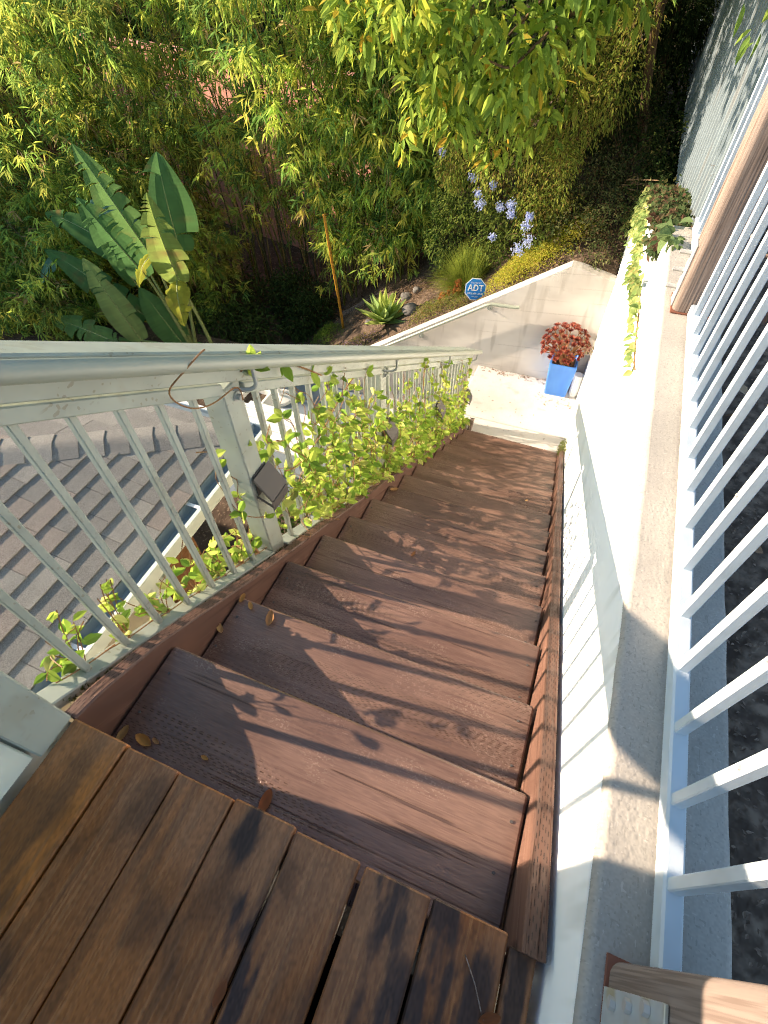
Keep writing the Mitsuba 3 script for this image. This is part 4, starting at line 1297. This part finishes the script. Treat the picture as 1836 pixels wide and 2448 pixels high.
gt = thing('grass_tuft', 'large fountain tuft of fine green grass behind the blue sign', 'grass')
f = Foliage()
G0 = np.array([-1.52, 6.78, -2.40])
n = 3600
th = pr_.random(n) * 6.283
op = 0.10 + 1.0 * pr_.random(n) ** 0.8
D0 = np.stack([np.cos(th) * np.sin(op), np.sin(th) * np.sin(op), np.cos(op)], 1)
L_ = 0.46 + 0.28 * pr_.random(n)
segs_ = 4
Vg, Fg, Cg = [], [], []
S = unit(np.cross(D0, [0.01, 0.02, 1.0]))
cb = palette(n, [(0.24, 0.32, 0.05), (0.38, 0.42, 0.07), (0.15, 0.22, 0.05)], r=pr_)
base = G0 + rand_dirs(n, pr_) * 0.06 * [1, 1, 0.2]
pts = []
for q in range(segs_ + 1):
    t = q / segs_
    c = base + D0 * (L_ * t)[:, None] + np.array([0, 0, -1.0]) * (L_ * 0.42 * t * t * np.sin(op))[:, None]
    w = 0.0035 * (1 - t) + 0.0004
    pts += [c - S * w, c + S * w]
V = np.stack(pts, 1).reshape(-1, 3)
F1 = []
for q in range(segs_):
    a = 2 * q
    F1 += [[a, a + 1, a + 3], [a, a + 3, a + 2]]
F = (np.array(F1)[None] + (np.arange(n) * (2 * segs_ + 2))[:, None, None]).reshape(-1, 3)
part(gt, 'blades', (V, F), 'leaf_thin', False, kind='stuff', color=np.repeat(cb, 2 * segs_ + 2, 0))

def carpet(name, label, cat_, spots, n, L, W, cols, up=1.0, kind='stuff', big=False):
    k = thing(name, label, cat_, kind=kind)
    f = Foliage()
    for (x, y, rx, ry, h) in spots:
        m_ = int(n * rx * ry / 0.05)
        q = pr_.normal(size=(m_, 2)) * 0.5
        X, Y = x + q[:, 0] * rx, np.maximum(y + q[:, 1] * ry, 6.10)
        rr_ = np.clip(1 - (q ** 2).sum(1) * 0.7, 0, 1)
        Z = bed_z(X, Y) + h * rr_ * (0.35 + 0.65 * pr_.random(m_)) + 0.01
        f.add(np.column_stack([X, Y, Z]), unit(rand_dirs(m_, pr_) + [0, 0, 0.5 * up]), unit(rand_dirs(m_, pr_) * 0.7 + [0, 0, 1.0]), L * (0.7 + 0.6 * pr_.random(m_)), W, cols, r=pr_, big=big)
    f.top(k)
    return k
carpet('ground_cover', 'bright yellow green ground cover spilling along the top of the concrete wall', 'ground cover', [(-0.95, 6.35, 0.24, 0.26, 0.20), (-0.68, 6.45, 0.26, 0.28, 0.22), (-0.42, 6.6, 0.24, 0.30, 0.22), (-0.25, 6.8, 0.2, 0.25, 0.18), (-0.8, 6.6, 0.25, 0.2, 0.2)], 1400, 0.035, 0.010, [(0.55, 0.54, 0.08), (0.38, 0.44, 0.06), (0.6, 0.5, 0.12)])
carpet('ground_cover', 'small mixed yellow and green sedum plants between sign and agave', 'ground cover', [(-1.75, 6.3, 0.22, 0.20, 0.14), (-2.0, 6.35, 0.22, 0.22, 0.14), (-1.5, 6.25, 0.14, 0.14, 0.10)], 700, 0.032, 0.013, [(0.28, 0.30, 0.07), (0.34, 0.25, 0.10), (0.14, 0.20, 0.05)])
carpet('ground_cover', 'low flowering ground cover with tiny mauve blooms left of the agave', 'ground cover', [(-3.0, 6.3, 0.28, 0.22, 0.12), (-3.35, 6.3, 0.28, 0.22, 0.12), (-3.6, 6.4, 0.2, 0.2, 0.12)], 560, 0.034, 0.013, [(0.27, 0.25, 0.08), (0.14, 0.20, 0.05), (0.34, 0.24, 0.10), (0.40, 0.26, 0.50)])
carpet('fern_mound', 'feathery bright green mound at the foot of the yellow cane', 'fern', [(-3.95, 6.95, 0.30, 0.28, 0.26)], 900, 0.05, 0.007, [(0.13, 0.24, 0.04), (0.2, 0.28, 0.05)])
carpet('ground_cover', 'dry twiggy litter on the bare soil below the bamboo', 'ground cover', [(-2.3, 7.2, 0.5, 0.4, 0.03), (-3.0, 7.2, 0.5, 0.35, 0.03), (-1.9, 6.9, 0.3, 0.3, 0.03), (-4.2, 7.6, 0.5, 0.4, 0.03)], 110, 0.10, 0.006, [(0.22, 0.15, 0.09), (0.32, 0.23, 0.14), (0.12, 0.08, 0.05)], up=0.1)
rs = thing('red_succulent', 'small orange red succulent cluster left of the blue sign', 'plant')
f = Foliage()
for q in range(12):
    x, y = -1.66 + pr_.normal() * 0.09, 6.5 + pr_.normal() * 0.07
    c = np.array([x, y, float(bed_z(np.array(x), np.array(y))) + 0.10 + 0.05 * pr_.random()])
    D = unit(rand_dirs(20, pr_) + [0, 0, 0.5])
    f.add(np.repeat(c[None], 20, 0), D, rand_dirs(20, pr_), 0.05, 0.024, [(0.50, 0.13, 0.05), (0.42, 0.20, 0.08)], big=True, r=pr_)
f.to(rs, 'leaves', kind='stuff')
for (x, y, s, lab) in ((-2.28, 6.62, 0.13, 'large brown rock right of the agave'), (-2.52, 7.1, 0.10, 'grey rock behind the agave, left of the pair'), (-2.36, 7.15, 0.075, 'small grey rock behind the agave, right of the pair'), (-4.25, 6.7, 0.16, 'dark rounded rock left of the feathery mound'), (-3.05, 6.85, 0.07, 'small dark stone left of the agave')):
    k = thing('rock', lab, 'rock')
    m = trimesh.creation.icosphere(3, 1.0)
    v = m.vertices * (1 + 0.5 * (meshkit.fbm(m.vertices * 1.3 + s * 50, 3, 1) - 0.5)[:, None])
    z = float(bed_z(np.array(x), np.array(y)))
    add(k, trimesh.Trimesh(v * [s, s * 0.85, s * 0.65] + [x, y, z + s * 0.25], m.faces, process=False), 'rock', smooth=50)
k = thing('timber_edging', 'brown timber board edging the soil under the bamboo', 'edging')
add(k, slab((-3.9, 7.55, float(bed_z(np.array(-3.9), np.array(7.55))) - 0.03), (1.2, 0.35, 0.72), (0.02, 0.05, 0), (0, 0, 0.10), 0.006), 'post_wood')

# shrubs
def shrub(name, label, cat_, blobs, n, L, W, cols, base, clump=26, droop=0.3, big=False, p=None, group=None):
    k = thing(name, label, cat_, group)
    f = Foliage()
    br = []
    b0 = np.array(base, float)
    for (x, y, z, rx, rz) in blobs:
        bush(f, (x, y, z), rx, (rx + rz) / 2, rz, int(n * (rx * rz) / 0.1), L, W, cols, droop, clump, big, p, r=pr_)
        c = np.array([x, y, z])
        for q in range(5):
            e = c + rand_dirs(1, pr_)[0] * np.array([rx, rx, rz]) * 0.7
            m_ = (b0 + e) / 2 + rand_dirs(1, pr_)[0] * 0.12
            br.append(tube(smooth_path([b0, m_, e], 9), np.linspace(0.014, 0.003, 9), 5, False))
    f.to(k, 'foliage', kind='stuff')
    part(k, 'branches', cat(br), 'bark', kind='stuff')
    return k
PL = shrub('plumbago_shrub', 'flowering shrub with pale blue flower heads behind the grass tuft', 'shrub', [(-1.70, 7.01, -1.34, 0.37, 0.37), (-1.16, 6.87, -1.49, 0.37, 0.37), (-1.96, 7.29, -1.88, 0.30, 0.41), (-0.79, 6.59, -1.43, 0.25, 0.20), (-1.31, 7.01, -1.88, 0.4, 0.3)], 900, 0.045, 0.018, [(0.17, 0.25, 0.055), (0.10, 0.15, 0.045), (0.28, 0.33, 0.075)], (-1.4, 7.6, -2.4))
for (x, y, z, r_) in ((-1.99, 6.73, -0.79, .05), (-1.80, 6.73, -0.31, .04), (-1.58, 6.69, -0.99, .07), (-1.43, 6.54, -1.20, .08), (-1.18, 6.50, -1.19, .065), (-1.05, 6.45, -1.13, .065), (-1.03, 6.45, -1.23, .055), (-0.83, 6.36, -1.29, .07), (-0.76, 6.22, -1.39, .085), (-0.85, 6.12, -1.45, .08), (-1.22, 6.50, -1.53, .05), (-0.81, 6.36, -1.19, .05), (-1.33, 6.64, -1.03, .05), (-1.47, 6.54, -1.09, .05)):
    f = Foliage()
    n = 110
    r_ *= 1.05
    P, q = blob_points(n, (x, y, z), r_, r_ * 0.8, r_, pr_, shell=0.05)
    f.add(P, rand_dirs(n, pr_), unit(q + rand_dirs(n, pr_) * 0.4), 0.022, 0.020, [(0.48, 0.56, 0.86), (0.60, 0.66, 0.90), (0.40, 0.48, 0.82)], fold=0.05, bend=0, r=pr_)
    f.to(PL, 'flower_head', 'leaf_thin')
shrub('trailing_shrub', 'yellow green fine leaved shrub trailing down in the sun at upper centre', 'shrub', [(-1.80, 6.92, -0.83, 0.29, 0.35), (-1.29, 6.92, -0.87, 0.40, 0.46), (-0.95, 7.01, -0.77, 0.34, 0.51), (-0.63, 6.83, -1.10, 0.29, 0.40), (-0.86, 6.73, -1.19, 0.29, 0.29), (-0.59, 7.0, -0.42, 0.34, 0.40), (-0.30, 7.1, -0.15, 0.30, 0.36), (-0.75, 7.2, 0.02, 0.36, 0.36), (-0.28, 7.3, 0.28, 0.32, 0.30), (-0.62, 6.7, -0.85, 0.26, 0.34)], 1100, 0.042, 0.015, [(0.36, 0.44, 0.085), (0.22, 0.31, 0.065), (0.48, 0.50, 0.11), (0.34, 0.24, 0.08)], (-1.1, 7.8, -1.9), droop=0.8)
shrub('evergreen_shrub', 'grey green small leaved shrub overhanging the end of the concrete wall', 'shrub', [(-0.31, 6.6, -1.37, 0.32, 0.27), (0.01, 6.3, -1.43, 0.26, 0.23), (-0.53, 7.0, -1.20, 0.33, 0.33), (0.10, 6.6, -1.22, 0.31, 0.31), (-0.18, 7.2, -1.03, 0.38, 0.38)], 1100, 0.034, 0.018, [(0.17, 0.22, 0.085), (0.10, 0.14, 0.055), (0.26, 0.27, 0.12), (0.2, 0.13, 0.07)], (-0.1, 7.0, -1.7))
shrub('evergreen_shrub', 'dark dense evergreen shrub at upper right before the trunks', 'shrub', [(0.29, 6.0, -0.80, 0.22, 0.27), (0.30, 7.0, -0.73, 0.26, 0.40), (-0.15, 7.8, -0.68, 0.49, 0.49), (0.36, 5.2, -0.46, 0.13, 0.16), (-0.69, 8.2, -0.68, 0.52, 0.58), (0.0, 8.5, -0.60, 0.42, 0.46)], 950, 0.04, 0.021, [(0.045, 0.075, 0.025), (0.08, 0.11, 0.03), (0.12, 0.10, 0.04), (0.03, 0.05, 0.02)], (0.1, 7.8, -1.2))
shrub('broadleaf_shrub', 'dark leafy shrub in shade left of the yellow cane', 'shrub', [(-4.39, 7.6, -3.75, 0.43, 0.43), (-5.10, 8.1, -3.8, 0.45, 0.54), (-4.7, 7.4, -3.95, 0.35, 0.3)], 700, 0.07, 0.03, [(0.05, 0.09, 0.03), (0.08, 0.13, 0.04), (0.035, 0.06, 0.025)], (-4.7, 7.7, -4.2))
shrub('broadleaf_shrub', 'dark green shrub between the bamboo and the grass tuft', 'shrub', [(-2.0, 7.5, -2.3, 0.25, 0.30), (-1.75, 7.6, -2.0, 0.25, 0.3)], 800, 0.05, 0.026, [(0.05, 0.09, 0.03), (0.08, 0.12, 0.04)], (-1.9, 7.6, -2.6))

# overhanging tree with large yellow green leaves
tr = thing('overhanging_tree', 'tree hanging large yellow green leaves over the garden at the top', 'tree')
trunkp = smooth_path([(0.18, 8.6, -1.2), (0.02, 7.7, -0.35), (-0.08, 7.45, 0.2), (-0.12, 7.3, 0.7), (-0.25, 7.0, 1.3)], 24)
part(tr, 'trunk', tube(trunkp, np.linspace(0.055, 0.035, 24), 10), 'bark', smooth=60)
for pts in ([(-0.12, 7.3, 0.7), (-0.5, 6.6, 0.62), (-0.85, 6.1, 0.42), (-1.1, 6.0, 0.20), (-1.25, 5.98, 0.14), (-1.6, 5.95, 0.25)], [(-0.25, 7.0, 1.3), (-1.0, 6.2, 1.15), (-1.9, 5.8, 0.9), (-2.6, 5.7, 0.55)], [(-0.25, 7.0, 1.3), (-0.7, 6.4, 0.9), (-1.2, 6.3, 0.4), (-1.6, 6.1, 0.1)]):
    part(tr, 'limb', tube(smooth_path(pts, 26), np.linspace(0.022, 0.007, 26), 8, False), 'bark', smooth=60)
TG = [(0.42, 0.54, 0.09), (0.27, 0.40, 0.08), (0.54, 0.54, 0.08), (0.17, 0.27, 0.06), (0.70, 0.42, 0.06)]
f = Foliage()
for i, (x, y, z, rx, rz) in enumerate([(-2.73, 5.8, 0.46, 0.19, 0.25), (-2.37, 5.9, 0.30, 0.28, 0.28), (-1.95, 5.9, 0.03, 0.26, 0.35), (-1.59, 6.0, 0.20, 0.38, 0.46), (-1.77, 6.0, -0.30, 0.28, 0.23), (-1.18, 6.0, 0.30, 0.37, 0.42), (-1.29, 6.3, -0.26, 0.32, 0.37), (-0.82, 6.1, 0.41, 0.27, 0.31), (-0.53, 6.3, 0.51, 0.31, 0.19), (-2.04, 5.6, 0.55, 0.31, 0.15), (-1.54, 5.8, 0.55, 0.35, 0.15), (-2.12, 5.9, -0.42, 0.12, 0.16), (-0.92, 6.6, -0.14, 0.28, 0.42), (-1.3, 6.2, 0.95, 0.8, 0.3), (-0.3, 6.6, 1.0, 0.6, 0.35), (-2.2, 5.9, 1.0, 0.6, 0.3), (-1.6, 5.0, 1.75, 0.7, 0.45), (-1.2, 6.6, 1.9, 0.9, 0.5), (-0.4, 7.6, 1.7, 0.8, 0.5), (-2.4, 6.8, 2.1, 0.7, 0.4), (-0.8, 8.4, 1.2, 0.7, 0.5), (0.38, 3.55, 0.80, 0.09, 0.10), (-0.9, 4.4, 1.6, 0.5, 0.4), (-0.2, 5.6, 1.5, 0.5, 0.45), (-0.1, 4.6, 1.35, 0.4, 0.3), (-0.9, 7.6, 1.2, 0.6, 0.4), (0.0, 6.8, 1.3, 0.4, 0.35), (-0.8, 4.6, 1.08, 0.5, 0.25), (-0.7, 5.6, 1.02, 0.5, 0.25), (-0.5, 6.6, 0.98, 0.5, 0.25), (-1.1, 3.9, 1.25, 0.5, 0.25), (-0.5, 7.6, 0.95, 0.5, 0.25), (-1.4, 5.2, 1.3, 0.5, 0.25), (-0.3, 3.6, 1.15, 0.3, 0.2)]):
    gold = [0.30, 0.28, 0.22, 0.14, 0.06] if x < -1.85 else [0.30, 0.34, 0.12, 0.22, 0.02]
    sc_ = 1.0
    if x > 0.2: gold, sc_ = [0.1, 0.3, 0, 0.6, 0], 0.6
    n = int((170 if z < 0.8 else 110) * rx * rz / 0.1)
    P, q = blob_points(n, (x, y, z), rx, (rx + rz) / 2, rz, pr_, clump=12)
    D = unit(q * [0.8, 0.8, 0.4] + rand_dirs(n, pr_) * 0.85 + np.array([0, 0, -0.5]))
    N = unit(np.array([0, -0.35, 0.8]) + rand_dirs(n, pr_) * 0.7)
    L_ = sc_ * (0.10 + 0.075 * pr_.random(n))
    f.add(P, D, N, L_, L_ * 0.38, TG, fold=0.15, bend=0.2, big=True, p=gold, r=pr_)
f.to(tr, 'crown', kind='stuff')

# dark trunks of further trees
for i, (pts, rad, lab) in enumerate([([(0.12, 9.3, -1.0), (0.10, 9.2, -0.2), (0.05, 9.0, 0.6), (0.1, 9.0, 1.6)], 0.05, 'thin dark leaning trunk right of the curved one at top right')]):
    tt_ = thing('thin_tree', lab, 'tree')
    part(tt_, 'trunk', tube(smooth_path(pts, 16), np.linspace(rad, rad * 0.6, 16), 8), 'bark', smooth=60)
    f = Foliage()
    e = np.array(pts[-1])
    bush(f, e + [0, 0, 0.2], 0.8, 0.7, 0.5, 1500, 0.07, 0.035, [(0.06, 0.09, 0.03), (0.10, 0.13, 0.03)], clump=24, r=pr_)
    f.to(tt_, 'crown', kind='stuff')

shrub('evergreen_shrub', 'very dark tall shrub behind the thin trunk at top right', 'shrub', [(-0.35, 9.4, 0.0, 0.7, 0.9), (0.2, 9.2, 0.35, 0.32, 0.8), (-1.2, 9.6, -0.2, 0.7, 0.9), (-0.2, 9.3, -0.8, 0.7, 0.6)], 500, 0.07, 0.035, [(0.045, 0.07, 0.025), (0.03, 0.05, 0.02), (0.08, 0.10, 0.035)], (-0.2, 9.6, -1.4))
# ivy on the white wall
iv = thing('ivy', 'green ivy creeping along the white wall and over its far end', 'ivy')
f = Foliage(); stv = []
ip = np.array([(0.281, 2.0, -0.03), (0.281, 2.42, -0.12), (0.281, 3.0, -0.20), (0.281, 3.4, -0.33), (0.281, 3.95, -0.42), (0.281, 4.5, -0.42), (0.281, 5.2, -0.62), (0.281, 5.9, -0.84), (0.281, 7.2, -1.3)])
path = smooth_path(ip, 60)
stv.append(tube(path, 0.004, 5, False))
n = 950
t = pr_.random(n) ** 0.6
c = np.stack([np.interp(t, np.linspace(0, 1, 60), path[:, j]) for j in range(3)], 1)
P = c + np.column_stack([-0.006 - 0.03 * pr_.random(n) * (0.3 + t), 0.08 * pr_.normal(size=n) * (0.3 + t), (0.012 + 0.10 * t ** 1.4) * pr_.normal(size=n)])
f.add(P, unit(rand_dirs(n, pr_) + [-0.4, 0, -0.3]), unit(rand_dirs(n, pr_) * 0.6 + [-0.7, -0.2, 0.6]), 0.028 + 0.024 * pr_.random(n), 0.032, [(0.32, 0.42, 0.15), (0.46, 0.50, 0.18), (0.18, 0.27, 0.09), (0.6, 0.52, 0.22)], big=True, r=pr_, p=[.35, .25, .3, .1])
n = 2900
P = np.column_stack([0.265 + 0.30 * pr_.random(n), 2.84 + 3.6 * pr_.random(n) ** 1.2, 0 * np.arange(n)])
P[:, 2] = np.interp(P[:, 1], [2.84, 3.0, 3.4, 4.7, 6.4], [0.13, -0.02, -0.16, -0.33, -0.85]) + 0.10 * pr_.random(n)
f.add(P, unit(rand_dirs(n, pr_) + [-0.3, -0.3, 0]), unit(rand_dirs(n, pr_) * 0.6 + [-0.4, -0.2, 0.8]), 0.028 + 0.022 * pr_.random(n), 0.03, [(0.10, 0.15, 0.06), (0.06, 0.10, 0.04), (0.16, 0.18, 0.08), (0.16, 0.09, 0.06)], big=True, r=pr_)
n = 16
P = np.column_stack([0.27 + 0.05 * pr_.random(n), 2.55 + 0.28 * pr_.random(n), 0.20 + 0.03 * pr_.random(n)])
f.add(P, unit(rand_dirs(n, pr_) + [-0.3, -0.6, 0.2]), unit(rand_dirs(n, pr_) * 0.4 + [-0.3, -0.2, 0.9]), 0.07, 0.055, [(0.17, 0.24, 0.10)], big=True, r=pr_)
f.to(iv, 'leaves', kind='stuff')
part(iv, 'stems', cat(stv), 'stem_brown')
cw = thing('wall_weed', 'small green weed clump at the foot of the white wall by the last tread', 'weed')
f = Foliage()
for q in range(5):
    bush(f, (0.255 + 0.01 * q % 2, 4.20 + 0.11 * q, -2.52 - 0.075 * q), 0.05, 0.09, 0.10, 150, 0.022, 0.012, [(0.15, 0.2, 0.05), (0.2, 0.2, 0.07), (0.09, 0.12, 0.04)], clump=10, r=pr_)
f.top(cw)

# mulch, twigs and dead leaves behind the metal fence
k = thing('bark_mulch', 'dark bark mulch with twigs and dead leaves behind the metal fence', 'mulch', kind='stuff')
f = Foliage()
n = 20000
X = 0.50 + 2.4 * pr_.random(n) ** 1.4; Y = -0.9 + 5.0 * pr_.random(n)
Z = 0.10 + 0.10 * (X - 0.5) + nz(X, Y, 3.0, 8) * 0.07 + 0.004 + 0.01 * pr_.random(n)
f.add(np.column_stack([X, Y, Z]), unit(rand_dirs(n, pr_) * [1, 1, 0.25]), unit(rand_dirs(n, pr_) * 0.5 + [0, 0, 1.0]), 0.007 + 0.010 * pr_.random(n), 0.006, [(0.20, 0.145, 0.11), (0.14, 0.10, 0.075), (0.24, 0.175, 0.13)], bend=0.05, r=pr_)
n = 170
X = 0.55 + 1.6 * pr_.random(n); Y = 0.9 + 2.7 * pr_.random(n) ** 0.8
Z = 0.12 + 0.10 * (X - 0.5) + nz(X, Y, 3.0, 8) * 0.07 + 0.012
f.add(np.column_stack([X, Y, Z]), unit(rand_dirs(n, pr_) * [1, 1, 0.3]), unit(rand_dirs(n, pr_) * 0.5 + [0, 0, 1.0]), 0.05 + 0.05 * pr_.random(n), 0.035, [(0.28, 0.17, 0.10), (0.20, 0.11, 0.07), (0.40, 0.30, 0.2)], big=True, r=pr_)
f.top(k, 'mulch_chip')
